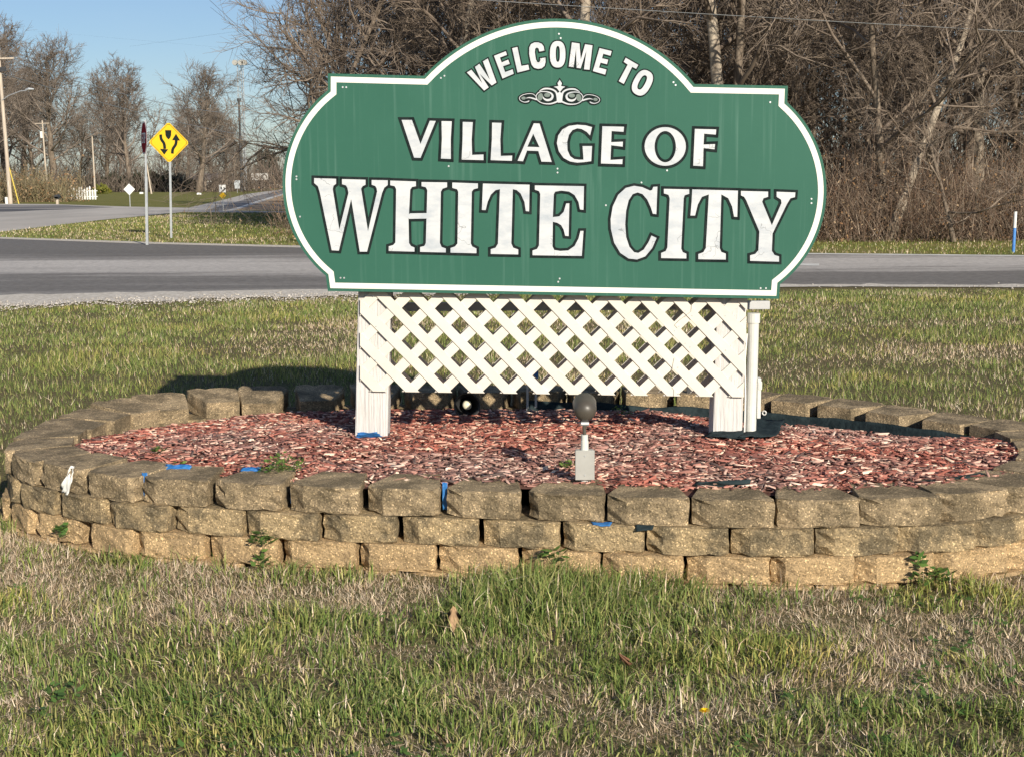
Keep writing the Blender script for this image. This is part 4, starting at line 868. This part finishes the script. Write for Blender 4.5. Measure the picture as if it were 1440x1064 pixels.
# ------------------------------------------------------------ bare trees
def gen_tree(seed, Ht, spread=.5, low=.3, n1=14, n2=8, n3=6, n4=7, r=.16, droop=0.0, tw=.008, crooked=.12, up=0):
    rg = random.Random(seed); trunk = MB(); br = []
    def path(p, d, L, n, wig, lift):
        P = [p.copy()]; d = d.normalized()
        for i in range(n):
            d = (d + Vector((rg.gauss(0, wig), rg.gauss(0, wig), rg.gauss(0, wig) + lift))).normalized(); p = p + d * (L / n); P.append(p.copy())
        return P
    tp = path(Vector((0,0,-.3)), Vector((rg.gauss(0,.04), rg.gauss(0,.04), 1)), Ht*.9, 9, crooked*.5, .06)
    tr = [r*1.35] + [r*(1 - .88*(i/9)) for i in range(1, 10)]; trunk.tube(tp, tr, 8)
    VV = []; FF = []
    def emit(P, r0, r1, sides):
        n0 = len(VV); m = len(P)
        for i, p in enumerate(P):
            t = (P[min(i+1, m-1)] - P[max(i-1, 0)]); t = t.normalized() if t.length > 0 else Vector((0,0,1)); a = t.cross(Vector((.3,.1,.95)))
            a = a.normalized() if a.length > 1e-4 else Vector((1,0,0)); b = t.cross(a); rr = r0 + (r1 - r0)*i/(m-1)
            for k in range(sides): an = 2*math.pi*k/sides; VV.append(p + (a*math.cos(an) + b*math.sin(an))*rr)
        for i in range(m-1):
            for k in range(sides): k2 = (k+1) % sides; FF.append((n0+i*sides+k, n0+i*sides+k2, n0+(i+1)*sides+k2, n0+(i+1)*sides+k))
    def sub(P, f):
        q = f*(len(P)-1); i = min(int(q), len(P)-2); return P[i].lerp(P[i+1], q-i), (P[i+1]-P[i]).normalized()
    def side(d, ang):
        a = d.orthogonal().normalized(); a.rotate(Matrix.Rotation(rg.uniform(0, 2*math.pi), 3, d)); return (d*math.cos(ang) + a*math.sin(ang)).normalized()
    for i in range(n1):
        f = low + (1-low)*(i+rg.random()*.8)/n1; p, d = sub(tp, min(f, .99)); az = i*2.4 + rg.gauss(0,.5); el = R(20 + 45*(f-low)/(1-low)) * (1.4 - spread) + up*R(16)
        dv = Vector((math.cos(az)*math.cos(el), math.sin(az)*math.cos(el), math.sin(el)))
        L1 = Ht*spread*(1.05 - .62*(f-low)/(1-low))*rg.uniform(.7,1.15); q1 = path(p, dv, L1, 7, crooked, .07 + .06*up - droop); ra = r*(1.05-f)*.46 + .012; emit(q1, ra, .012, 5)
        for j in range(n2):
            p2, d2 = sub(q1, .18 + .8*(j+rg.random())/n2); L2 = L1*rg.uniform(.28,.5); q2 = path(p2, side(d2, rg.uniform(.5,1.1)), L2, 4, crooked*1.2, .06 - droop*.8); emit(q2, ra*.38+.006, tw, 4)
            for k in range(n3):
                p3, d3 = sub(q2, .15 + .85*(k+rg.random())/n3*.99); L3 = L2*rg.uniform(.3,.55); q3 = path(p3, side(d3, rg.uniform(.4,1.0)), L3, 3, crooked*1.3, .04 - droop*.6); emit(q3, tw*1.1, tw*.6, 3)
                for l_ in range(n4):
                    p4, d4 = sub(q3, .1 + .89*(l_+rg.random())/n4); q4 = path(p4, side(d4, rg.uniform(.35,.9)), L3*rg.uniform(.4,.75), 1, crooked*1.2, .03 - droop*.5); emit(q4, tw*.7, tw*.35, 3)
    return trunk, (VV, FF)
PROTO = {}
def proto(key, barkm=None, brm=None, **kw):
    t, (v, f) = gen_tree(**kw); tm = mesh('trunk', t.v, t.f, barkm or M_bark, True); cm = mesh('crown', v, f, brm or M_branch, True); PROTO[key] = (tm, cm)
proto('a', seed=1, Ht=15, spread=.34, low=.22, n1=16, n2=8, n3=6, n4=7, r=.17, tw=.010)
proto('b', seed=2, Ht=14, spread=.40, low=.18, n1=15, n2=8, n3=6, n4=7, r=.14, tw=.010, crooked=.16)
proto('c', seed=3, Ht=12, spread=.46, low=.12, n1=15, n2=8, n3=6, n4=7, r=.11, tw=.010, crooked=.2)
proto('d', seed=4, Ht=16, spread=.28, low=.30, n1=15, n2=8, n3=6, n4=7, r=.19, tw=.010, barkm=M_barkpale)
proto('wide', seed=12, Ht=11, spread=.64, low=.20, n1=16, n2=10, n3=7, n4=7, r=.20, tw=.009, droop=.02, crooked=.15)
proto('far', seed=6, Ht=16, spread=.46, low=.24, n1=20, n2=10, n3=7, n4=5, r=.36, up=1, tw=.017, brm=M_brfar, crooked=.13)
proto('far2', seed=8, Ht=15, spread=.44, low=.18, n1=20, n2=10, n3=7, n4=5, r=.26, up=1, tw=.017, brm=M_brfar, crooked=.11)
def tree(key, x, y, sc, rz, label, group=None, tilt=(0,0), sz=None, name='bare_tree'):
    o = thing(name, label, 'tree', (x, y, 0), rz, group); o.scale = (sc, sc, sz or sc); o.rotation_euler = (tilt[0], tilt[1], rz)
    for nm, me in zip(('trunk', 'crown'), PROTO[key]): link(bpy.data.objects.new(nm, me), o)
    return o
WG, WL = 'bare trees of the dense wood behind the road', 'bare brown tree in the dense wood beyond the side road'
rg = random.Random(5)
rows = [(37.5, 3.6, 1.0), (41.5, 3.2, 1.0), (46, 3.2, 1.05), (52, 3.4, 1.1), (59, 3.6, 1.15), (68, 4.0, 1.2), (80, 5, 1.3)]
for ri, (Y, sp, sc) in enumerate(rows):
    x = -6.0 - (Y-37)*.02 + rg.random()*2
    if ri == 0: x = 1.5
    while x < 22 + (Y-37)*.55:
        tree(rg.choice('abbccd' if ri < 3 else 'aabbcd'), x, Y + rg.uniform(-1.6, 1.6), sc*rg.uniform(.8, 1.2), rg.uniform(0, 6.28), WL, WG, (rg.gauss(0,.05), rg.gauss(0,.05)))
        x += sp*rg.uniform(.7, 1.3)
def at(px, Y): return ony(px, 260, Y)[0]
tree('wide', at(640, 42), 42, 1.0, 2.1, 'wide spreading bare tree at the left edge of the wood, limbs reaching over the road', None, (0, 0))
tree('wide', at(560, 50), 50, 1.1, 2.6, 'bare spreading tree just behind the wide limbed tree at the wood edge')
tree('d', at(1030, 38), 38, 1.15, 1.0, 'bare tree with a straight pale trunk rising above the sign', None, (0, R(-3)))
tree('d', at(1252, 36), 36, .72, 0, 'leaning bare tree with pale trunk at the front of the wood', None, (R(-2), R(21)))
tree('c', at(1345, 35), 35, .55, 0, 'small crooked pale sapling at the front of the wood near the marker post', None, (0, R(-5)))
# undergrowth: thousands of thin stems and twigs
def thicket(name, label, boxes, n, hmin, hmax, cols, r0, dead=0, lsc=1.0):
    xs, ys, hs = [], [], []
    for (xa, xb, ya, yb, w) in boxes:
        m = int(n*w); xs.append(RNG.uniform(xa, xb, m)); ys.append(ya + (yb-ya)*RNG.random(m)**1.4); hs.append(RNG.uniform(hmin, hmax, m)*(.6 + .8*fbm(xs[-1]*.35, ys[-1]*.2, 61, 3)))
    x, y, h = map(np.concatenate, (xs, ys, hs)); n = len(x); z = np.where(RNG.random(n) < .3, 0, RNG.random(n)*h*.75)
    a = RNG.uniform(0, 2*np.pi, n); ln = np.abs(RNG.normal(0, .9, n)); L = h*RNG.uniform(.4, 1, n)
    P0 = np.stack([x, y, z], -1); tw_ = RNG.random(n) < .6; L = np.where(tw_, L*.55, L); rise = np.where(tw_, RNG.normal(.12, .32, n), .55); run = np.where(tw_, .5, ln*.4); ln = np.where(tw_, .7, ln)
    P1 = P0 + np.stack([np.cos(a)*run*L, np.sin(a)*run*L, L*rise], -1); a2 = a + RNG.normal(0, .8, n)
    P2 = P1 + np.stack([np.cos(a2)*ln*.8*L, np.sin(a2)*ln*.8*L, L*np.where(tw_, rise + RNG.normal(0, .2, n), .5 - .35*ln)], -1); P1[:, 2] = np.maximum(P1[:, 2], .01); P2[:, 2] = np.maximum(P2[:, 2], .01); r_ = r0*RNG.uniform(.5, 1.4, n)
    t = np.array([(1,0,0),(-.5,.87,0),(-.5,-.87,0)]); V = np.concatenate([P0[:,None]+t*r_[:,None,None], P1[:,None]+t*r_[:,None,None]*.75, P2[:,None]+t*r_[:,None,None]*.35], 1).reshape(-1,3)
    i = np.arange(n)[:,None]*9; Fs = [np.concatenate([i + np.array((q+k, q+(k+1)%3, q+3+(k+1)%3, q+3+k)) for q in (0,3) for k in range(3)])]
    c = np.array(cols)[RNG.integers(0, len(cols), n)]*RNG.uniform(.7, 1.3, (n,1)); C_ = np.repeat(c, 9, 0)
    if dead:                              # clinging dead leaves
        k = RNG.integers(0, n, dead); q = P2[k] + RNG.normal(0, .12, (dead,3)); q[:,2] = np.maximum(q[:,2], .02); d1 = RNG.normal(0, .016*lsc, (dead,3)); d2 = RNG.normal(0, .016*lsc, (dead,3)); n0 = len(V)
        V = np.concatenate([V, np.stack([q-d1, q+d2, q+d1, q-d2], 1).reshape(-1,3)]); Fs.append(n0 + np.arange(dead)[:,None]*4 + np.arange(4))
        C_ = np.concatenate([C_, np.repeat(np.array([(.30,.19,.10),(.22,.12,.06),(.36,.26,.16)])[RNG.integers(0,3,dead)], 4, 0)])
    o = bpy.data.objects.new(name, npmesh(name, V, Fs, M_twig, C_)); link(o); return tag(o, label, 'undergrowth', kind='stuff')
BR = [(.23,.165,.12),(.28,.21,.155),(.17,.125,.095),(.34,.27,.205),(.20,.13,.09)]
thicket('undergrowth', 'tangled reddish brown undergrowth along the foot of the wood', [(-5,30,35.2,41,.6),(-7,36,41,60,.4)], 58000, .6, 2.1, BR, .0075, 42000)
thicket('deep_thicket', 'grey-brown mass of stems deep inside the wood', [(-9,60,62,95,1)], 16000, 3, 11, [(.13,.10,.08),(.17,.135,.105),(.10,.075,.06)], .028)

# ------------------------------------------------------------ signs and posts across the road
p = onz(207, 345); STOP = thing('stop_sign', 'red stop sign seen edge-on, on a steel post at the road edge', 'sign', tuple(p))
STOP.rotation_euler = (0, R(1.5), 0); up_ = p[1] / F
o = MB().box((-.032,-.02,-.3),(.032,.02,(345-250)*up_)).obj('post', M_galv, STOP)
o = MB().box((-.024,-.026,(345-252)*up_),(.024,.0,(345-172)*up_)).obj('post_extension', M_galv, STOP)
r_ = .39; hc = (345-197)*up_; oc = [(r_*math.cos(R(22.5+45*k))/math.cos(R(22.5)), r_*math.sin(R(22.5+45*k))/math.cos(R(22.5))) for k in range(8)]
def plate(name, out2, th, mt, parent, M):
    n = len(out2); V = [M @ Vector((x, 0, z)) for x, z in out2] + [M @ Vector((x, th, z)) for x, z in out2]
    return obj(name, V, [tuple(range(n)), tuple(range(2*n-1, n-1, -1))] + [(i+n, (i+1)%n+n, (i+1)%n, i) for i in range(n)], mt, parent)
Ms = Matrix.Translation((-.04,-.03,hc)) @ Matrix.Rotation(R(-66.5), 4, 'Z')
face = plate('sign_face', oc, .004, M_red, STOP, Ms)
ri = [(x*.93, z*.93) for x, z in oc]
v_, f_ = fill([ccw(np.array(oc)*.985), ccw(np.array(ri), False)])
obj('white_rim', [Ms @ Vector((q[0], -.002, q[1])) for q in v_], f_, M_white, face)
plate('sign_back', oc, .003, M_galv, STOP, Ms @ Matrix.Translation((0,.006,0)))
# STOP lettering on the face
def strokeword(items, M, mt, parent, lift=-.003):
    for pcs in items:
        v_, f_ = fill([ccw(np.array(q, float)) for q in pcs]); obj('letter', [M @ Vector((q[0], lift, q[1])) for q in v_], f_, mt, parent)
def rc(x0,y0,x1,y1): return [(x0,y0),(x1,y0),(x1,y1),(x0,y1)]
w_, h_, t_ = .105, .25, .032; y0 = -h_/2
def Lx(k): return -.26 + k*.135
strokeword([[rc(Lx(0),y0,Lx(0)+w_,y0+t_), rc(Lx(0)+w_-t_,y0,Lx(0)+w_,y0+h_/2), rc(Lx(0),y0+h_/2-t_/2,Lx(0)+w_,y0+h_/2+t_/2), rc(Lx(0),y0+h_/2,Lx(0)+t_,y0+h_), rc(Lx(0),y0+h_-t_,Lx(0)+w_,y0+h_)],
  [rc(Lx(1),y0+h_-t_,Lx(1)+w_,y0+h_), rc(Lx(1)+w_/2-t_/2,y0,Lx(1)+w_/2+t_/2,y0+h_)],
  [rc(Lx(2),y0,Lx(2)+t_,y0+h_), rc(Lx(2)+w_-t_,y0,Lx(2)+w_,y0+h_), rc(Lx(2),y0,Lx(2)+w_,y0+t_), rc(Lx(2),y0+h_-t_,Lx(2)+w_,y0+h_)],
  [rc(Lx(3),y0,Lx(3)+t_,y0+h_), rc(Lx(3),y0+h_-t_,Lx(3)+w_,y0+h_), rc(Lx(3)+w_-t_,y0+h_/2,Lx(3)+w_,y0+h_), rc(Lx(3),y0+h_/2-t_/2,Lx(3)+w_,y0+h_/2+t_/2)]], Ms, M_white, face)
# divided road warning sign
p = onz(241, 335); DV = thing('warning_sign', 'yellow diamond divided-road warning sign on a steel post beside the stop sign', 'sign', tuple(p)); DV.rotation_euler = (0, R(1.2), 0); uu = p[1]/F
MB().box((-.03,-.015,-.3),(.03,.015,(335-180)*uu)).obj('post', M_galv, DV)
Md = Matrix.Translation((-.02, -.03, (335-203)*uu)); hd_ = 27.6*uu
def dia(r, c=.07):
    return [(r-c*.3,-c*.5),(r-c*.3,c*.5),(c*.5,r-c*.3),(-c*.5,r-c*.3),(-r+c*.3,c*.5),(-r+c*.3,-c*.5),(-c*.5,-r+c*.3),(c*.5,-r+c*.3)]
fc = plate('sign_face', ccw(dia(hd_)), .004, M_yellow, DV, Md)
v_, f_ = fill([ccw(dia(hd_*.935)), ccw(dia(hd_*.91), False)]); obj('black_rim', [Md @ Vector((q[0], -.002, q[1])) for q in v_], f_, M_black, fc)
k5 = lambda L: [((x-335)/5.6*uu, (240-y)/5.6*uu) for x, y in L]
SY = [[k5([(308,146),(357,146),(354,185),(347,205),(333,217),(318,203),(310,185)])],
      [k5(q) for q in stroke([(273,180),(277,215),(298,250),(303,290)], [22,22,22,22])] + [k5([(265,290),(330,293),(298,336)])],
      [k5(q) for q in stroke([(361,326),(366,290),(388,255),(394,220)], [22,22,22,22])] + [k5([(360,222),(424,225),(392,172)])]]
for nm, q in zip(('median_symbol','arrow','arrow'), SY):
    v_, f_ = fill([ccw(np.array(t, float)) for t in q]); obj(nm, [Md @ Vector((w[0], -.003, w[1])) for w in v_], f_, M_black, fc)
def smallsign(px, py, parts, label, cat='sign', name='road_sign', postmat=None):
    p = onz(px, py); e = thing(name, label, cat, tuple(p)); uu = p[1]/F
    MB().tube([(0,0,-.2),(0,0,(py-parts[0][1])*uu)], .03, 6).obj('post', postmat or M_galv, e)
    for kind_, yc, hw_, hh_, mt in parts:
        q = [(-hw_,-hh_),(hw_,-hh_),(hw_,hh_),(-hw_,hh_)] if kind_ == 'r' else [(0,-hh_),(hw_,0),(0,hh_),(-hw_,0)]
        plate('sign_face', [(x*uu, z*uu) for x, z in q], .01, mt, e, Matrix.Translation((0,-.045,(py-yc)*uu)))
    return e, uu
smallsign(183, 291, [('d', 267, 8, 8, M_white)], 'pale diamond road sign on a thin post by the far verge')
e, uu = smallsign(314, 297, [('r', 266, 4.6, 5.2, M_white), ('d', 275.5, 4.8, 4.8, M_yellow)], 'white keep-right sign above a small yellow diamond in the road fork')
sf = e.children[1]
for q in ([(-3,1.5),(-.6,2.2),(-.6,-.5),(-1.8,-.8),(-2.6,.2)], [(1.0,-3),(1.8,-3),(2.6,0),(3.2,0),(2.6,2.8),(1.2,1.2),(1.9,.3)]):
    v_, f_ = fill([ccw(np.array(q)*uu)]); obj('arrow', [(w[0], -.05, w[1]+(297-266)*uu) for w in v_], f_, M_black, sf)
smallsign(334, 272, [('r', 257.5, 4.2, 3.2, M_galv), ('r', 263, 3.5, 2.6, M_galv)], 'grey road sign backs on a post beside the far road')
p = onz(1425, 355); MK = thing('marker_post', 'white-topped blue marker post standing in the verge before the wood', 'post', tuple(p)); uu = p[1]/F
for nm, za, zb, mt in (('lower_sleeve', -.15, (355-321)*uu, M_bluepost), ('upper_sleeve', (355-321)*uu, (355-298)*uu, M_white)):
    o = MB().tube([(0,0,za),(0.0,0,zb-.004)], .032, 12).obj(nm, mt, MK); o.rotation_euler = (0, R(.8), 0)
MB().tube([(0.012,0,(355-298)*uu-.006),(0.012,0,(355-298)*uu+.014)], [.033,.02], 12).obj('cap', M_dark, MK)

# ------------------------------------------------------------ utility poles, wires, tower
def upole(px, py, top, label, arms, rad=.14, lean=0):
    p = onz(px, py); uu = p[1]/F; h = (py-top)*uu; e = thing('utility_pole', label, 'pole', tuple(p)); e.rotation_euler = (0, lean, 0)
    MB().tube([(0,0,-.5),(0,0,h)], [rad, rad*.7], 10).obj('pole', M_pole, e)
    for z, w in arms:
        a = MB().box((-w,-.2,(py-z)*uu-.06),(w,-.08,(py-z)*uu+.06)).obj('crossarm', M_pole, e)
        for q in (-.9,-.45,.9): MB().tube([(w*q,-.14,(py-z)*uu+.06),(w*q,-.14,(py-z)*uu+.22)], .04, 6).obj('insulator', M_dark, a)
    return e, uu, h
e, uu, h = upole(15, 287, 80, 'tall weathered utility pole with crossarm and street light by the brushy corner', [(88.5, 1.25)], .17, R(-1.6))
for z in (102, 105): MB().box((.02,-.3,(287-z)*uu-.06),(.55,-.18,(287-z)*uu+.1)).obj('switch', M_dark, e)
MB().tube([(0,-.1,(287-145)*uu),(.6,-.2,(287-139)*uu),(1.6,-.3,(287-133.5)*uu),(2.1,-.3,(287-133)*uu)], .04, 6).obj('lamp_arm', M_galv, e)
MB().tube([(2.0,-.3,(287-132)*uu),(2.3,-.3,(287-131)*uu),(2.7,-.3,(287-131.5)*uu)], [.06,.12,.05], 8).obj('street_lamp_head', M_galv, e)
MB().tube([(-.30,-.05,-.3),(-.30,-.05,.55)], .12, 8).obj('cabinet', M_white, e)
gw = MB().tube([(.1,0,(287-235)*uu),(.75,-.2,-.1)], .04, 6).obj('guy_guard', mat('yellow_guard', (.7,.55,.1),(.6,.46,.08),5), e)
e2, u2, h2 = upole(66.5, 272, 172, 'utility pole with pale transformer near the thick trunk', [(176, 1.3)], .17, R(-1.2))
MB().tube([(-.25,-.3,(272-196)*u2),(-.25,-.3,(272-187)*u2)], .24, 10).obj('transformer', M_white, e2)
upole(134, 274, 194, 'slim pale pole rising behind the white picket fence', [], .14, R(-.6))
upole(213, 273, 213, 'leaning pale pole standing behind the two road signs', [], .14, R(-7))
def wire(a, b, label, rad=.012, sag=.4, group=None):
    a, b = Vector(a), Vector(b); P = [a.lerp(b, t/24) - Vector((0,0,sag*4*(t/24)*(1-t/24))) for t in range(25)]
    m = MB().tube(P, rad, 4); o = m.obj('overhead_wire', M_galv); return tag(o, label, 'wire', group)
wire(ony(430, -16, 33), ony(1700, 58, 33), 'thin overhead wire crossing in front of the wood', .006, .05)
p1 = ony(2, 88, 116)
for dx, dy, in ((-1.1, 0), (1.1, 0)): pass
wire((p1[0]+1.1, p1[1], p1[2]), ony(430, 152, 300), 'upper power line running along the highway past the bare trees', .028, 2.5)
wire(ony(4, 104, 116), ony(430, 196, 320), 'lower power line running along the highway to the far mast', .028, 1.5)
TW = thing('radio_mast', 'tall lattice radio mast with drum antennas behind the bare trees', 'mast', tuple(ony(343.5, 270, 320) * np.array((1,1,0)))); k_ = 320/F
legs = [(.75*math.cos(R(90+120*i)), .75*math.sin(R(90+120*i))) for i in range(3)]; TH = (270-90)*k_
for lx, ly in legs: MB().tube([(lx,ly,-1),(lx,ly,TH)], .09, 5).obj('leg', M_galv, TW)
m = MB(); zc = 0
while zc < TH - 1.5:
    for i in range(3):
        a, b = legs[i], legs[(i+1)%3]; m.tube([(a[0],a[1],zc),(b[0],b[1],zc+1.5)], .05, 4, False); m.tube([(b[0],b[1],zc),(a[0],a[1],zc)], .045, 4, False)
    zc += 1.5
m.obj('bracing', M_galv, TW)
for dx in (-1.0, .25, 1.1): MB().tube([(dx, -.9, TH-.9), (dx, -1.5, TH-.9)], [.62, .58], 16).obj('drum_antenna', M_box, TW)
PM = thing('steel_pole', 'dark slender steel pole beside the lattice mast', 'pole', tuple(ony(340, 270, 280)*np.array((1,1,0)))); MB().tube([(0,0,-1),(0,0,(270-143)*280/F)], [.28,.18], 8).obj('shaft', M_dark, PM); MB().tube([(0,0,(270-146)*280/F),(0,0,(270-142)*280/F)], .38, 8).obj('cap', M_dark, PM)

# ------------------------------------------------------------ far things by the highway
FE = thing('picket_fence', 'white picket fence section beside the brushy corner', 'fence', tuple(onz(110, 281))); p = onz(110, 281); uu = p[1]/F
for i in range(14):
    xx = -24 + i*3.7; hh = 17 + 2*math.sin(i*1.9) - (0 if 3 < i < 12 else 1.5)
    w = 1.2*uu; x0 = xx*uu; z1 = hh*uu; V = [(x0-w,0,-.05),(x0+w,0,-.05),(x0+w,0,z1-.12),(x0,0,z1),(x0-w,0,z1-.12)]; V += [(a,b+.03,c) for a,b,c in V]
    obj('picket', V, [(0,1,2,3,4),(9,8,7,6,5)]+[(q+5,(q+1)%5+5,(q+1)%5,q) for q in range(5)], M_white, FE)
for z in (4, 12): MB().box((-26*uu,.04,z*uu-.04),(27*uu,.08,z*uu+.04)).obj('rail', M_white, FE)
p = onz(81, 287.5); uu = p[1]/F; MX = thing('mailbox', 'dark mailbox on a short post by the brushy corner', 'mailbox', tuple(p))
MB().box((-.09,-.09,-.1),(.09,.09,8*uu)).obj('post', M_pole, MX); MB().tube([(0,-.28,10.5*uu),(0,.28,10.5*uu)], .17, 10).obj('box', M_dark, MX); MB().box((-.16,-.28,8*uu),(.16,.28,10.2*uu)).obj('tray', M_dark, MX)
BB = thing('billboard', 'white roadside billboard panel on posts beyond the dry field', 'billboard', tuple(onz(365, 265.3))); uu = onz(365, 265.3)[1]/F
MB().box((-12.5*uu,-.15,11.5*uu),(12.5*uu,.15,21*uu)).obj('panel', M_white, BB)
for x in (-7.5, 3.5, 7): MB().box((x*uu-.15,.16,-.3),(x*uu+.15,.4,20*uu)).obj('post', M_pole, BB)
v_, f_ = fill([ccw(np.array(rc(x, 15.2, x+1.1, 16.6))*uu) for x in (.6, 2.2, 3.8, 5.4)]); obj('print', [(a, -.16, b) for a, b in v_], f_, M_box, BB)
def house(px, py, wpx, hpx, rpx, label, wallm, roofm, name='house'):
    p = onz(px, py); uu = p[1]/F; e = thing(name, label, 'house', tuple(p)); w, h, r_ = wpx*uu/2, hpx*uu, rpx*uu; d = max(w*.9, 4)
    wl = MB().box((-w,0,-.2),(w,2*d,h)).obj('wall', wallm, e)
    MB().add([(-w-.5,-.5,h),(w+.5,-.5,h),(w+.5,2*d+.5,h),(-w-.5,2*d+.5,h),(-w-.5,d,h+r_),(w+.5,d,h+r_)], [(0,1,5,4),(2,3,4,5),(1,2,5),(3,0,4),(3,2,1,0)]).obj('roof', roofm, e)
    MB().box((-.5,-.05,0),(.5,-.003,2.1)).obj('door', M_dark, e)
    for x in (-.6, .55): 
        wn = MB().box((w*x-.6,-.05,1.0),(w*x+.6,-.003,2.2)).obj('window', M_white, e); MB().box((w*x-.5,-.07,1.1),(w*x+.5,-.052,2.1)).obj('pane', M_dark, wn)
    return e
M_roof = mat('dark_shingle', (.12,.10,.10),(.18,.16,.15),2,.9); M_wallt = mat('tan_siding', (.34,.27,.21),(.28,.22,.17),3,.8)
house(285, 268.5, 36, 15, 9, 'tan house with a dark roof behind the bare roadside trees', M_wallt, M_roof)
house(388, 262.2, 18, 5, 4.5, 'small white house far beyond the dry field', M_white, M_roof)
for px, py, w_, lab in ((199, 273, 5, 'low white block on the verge beyond the pale diamond sign'), (280, 274, 6, 'flat white slab lying beside the far lane')):
    p = onz(px, py); uu = p[1]/F; q = thing('concrete_block', lab, 'block', tuple(p)); b = MB().box((-w_/2*uu,-.25,-.1),(w_/2*uu,.25,2.2*uu)).obj('base', M_white, q); bevel(b, .06, 2); MB().box((-w_/2*uu*.8,-.2,2.2*uu),(w_/2*uu*.8,.2,2.6*uu)).obj('top', M_white, q)
# far trees, each its own
def ftree(key, px, base, top, rz, label, group=None):
    p = onz(px, base); uu = p[1]/F; Hh = {'far': 15.0, 'far2': 14.2}[key]; sc = (base-top)*uu/Hh; return tree(key, p[0], p[1], sc*1.3, rz, label, group, (0, 0), sc)
ftree('far', 78, 268, 88, .3, 'large bare tree with a thick pale trunk behind the transformer pole')
ftree('far2', 205-20, 270, 108, 1.1, 'tall twin-topped bare tree behind the stop sign')
ftree('far2', 150, 267, 118, 4.1, 'bare tree rising behind the slim pale pole')
ftree('far', 280, 271, 118, 2.0, 'broad bare tree standing before the tan house')
FG, FLb = 'bare trees lining the far side of the highway', 'bare grey tree among the roadside trees beyond the highway'
for px, b, t in ((-10,268,60),(10,267,52),(34,266,120),(52,267,140),(110,267,165),(245,267,178),(262,266,165),(300,268,155),(318,268,175),(328,268,200),(-60,268,60),(-110,268,70),(168,266,178)):
    ftree(rg.choice(('far','far2')), px, b, t, rg.uniform(0,6.28), FLb, FG)
# brush at the pole, dark evergreens, distant wood line
def farstems(name, label, px0, px1, y0, y1, n, h0, h1, cols, r0, dead=0):
    a, b = onz(px0, y0), onz(px1, y1); return thicket(name, label, [(min(a[0],b[0]), max(a[0],b[0]), min(a[1],b[1]), max(a[1],b[1]), 1)], n, h0, h1, cols, r0, dead)
q0, q1 = onz(-60, 284), onz(118, 279)
thicket('roadside_brush', 'olive brown brush thicket at the highway corner', [(-62,-42.5,119,130,.7),(-48,-39.5,127,134,.3)], 12000, .9, 2.9, [(.23,.19,.11),(.28,.23,.15),(.19,.155,.09),(.25,.22,.12)], .018, 9000, 3.0)
def leafmass(name, label, P, size, n, cols, cat='shrub', ls=.35, group=None):
    V = []; C_ = []; u = RNG.normal(0, 1, (n, 3)); u /= np.linalg.norm(u, axis=1)[:, None]; r_ = RNG.random(n)**.4; lob = .75 + .5*fbm(u[:,0]*2+3, u[:,2]*2+u[:,1], int(P[0])%97, 3)
    c = u*r_[:,None]*lob[:,None]*np.array(size); c[:,2] = np.abs(c[:,2] + size[2]*.75); d1 = RNG.normal(0, ls, (n,3)); d2 = RNG.normal(0, ls, (n,3))
    V = np.stack([c-d1, c+d2, c+d1, c-d2], 1).reshape(-1,3); cl = np.array(cols)[RNG.integers(0,len(cols),n)]*RNG.uniform(.6,1.3,(n,1))
    e = thing(name, label, cat, tuple(P), 0, group); link(bpy.data.objects.new('foliage', npmesh('foliage', V, [np.arange(n)[:,None]*4+np.arange(4)], M_leaf, np.repeat(cl,4,0))), e)
    MB().tube([(0,0,-.2),(0,0,size[2])], [.15,.06], 6).obj('stem', M_bark, e); return e
EG, EL = 'dark evergreen shrubs under the roadside trees', 'dark evergreen shrub in the row under the far roadside trees'
for px, w, h_ in ((112,16,26),(128,14,30),(146,16,26),(160,14,34),(176,14,28),(192,12,32),(218,16,36),(236,14,34),(250,14,30),(268,12,22)):
    p = onz(px, 270); uu = p[1]/F; leafmass('evergreen_shrub', EL, p, (w*uu*.55, 3, h_*uu*.42), 420, [(.018,.028,.014),(.03,.04,.02),(.05,.05,.027),(.07,.055,.035)], group=EG)
p = onz(143, 273); uu = p[1]/F; leafmass('budding_shrub', 'yellow-green budding shrub beside the slim pale pole', p, (8*uu, 2, 5*uu), 600, [(.18,.18,.03),(.12,.13,.03)])
p = onz(377, 263.5); leafmass('evergreen_tree', 'round dark evergreen tree above the billboard', (p[0], p[1], 0), (5.5, 5, 10), 900, [(.03,.045,.03),(.045,.055,.035)], 'tree', .6)
thicket('roadside_thicket', 'brown mass of bare saplings behind the far roadside trees', [(-150,-48,278,312,1)], 7000, 2, 5.5, [(.15,.12,.095),(.19,.155,.125),(.12,.095,.075)], .06)
thicket('distant_woods', 'distant brown tree line on the horizon beyond the dry field', [(-180,-40,470,520,.7),(-420,-180,420,500,.3)], 9000, 6, 13, [(.15,.12,.10),(.19,.155,.125),(.12,.10,.08)], .09)

S.cycles.samples = 64
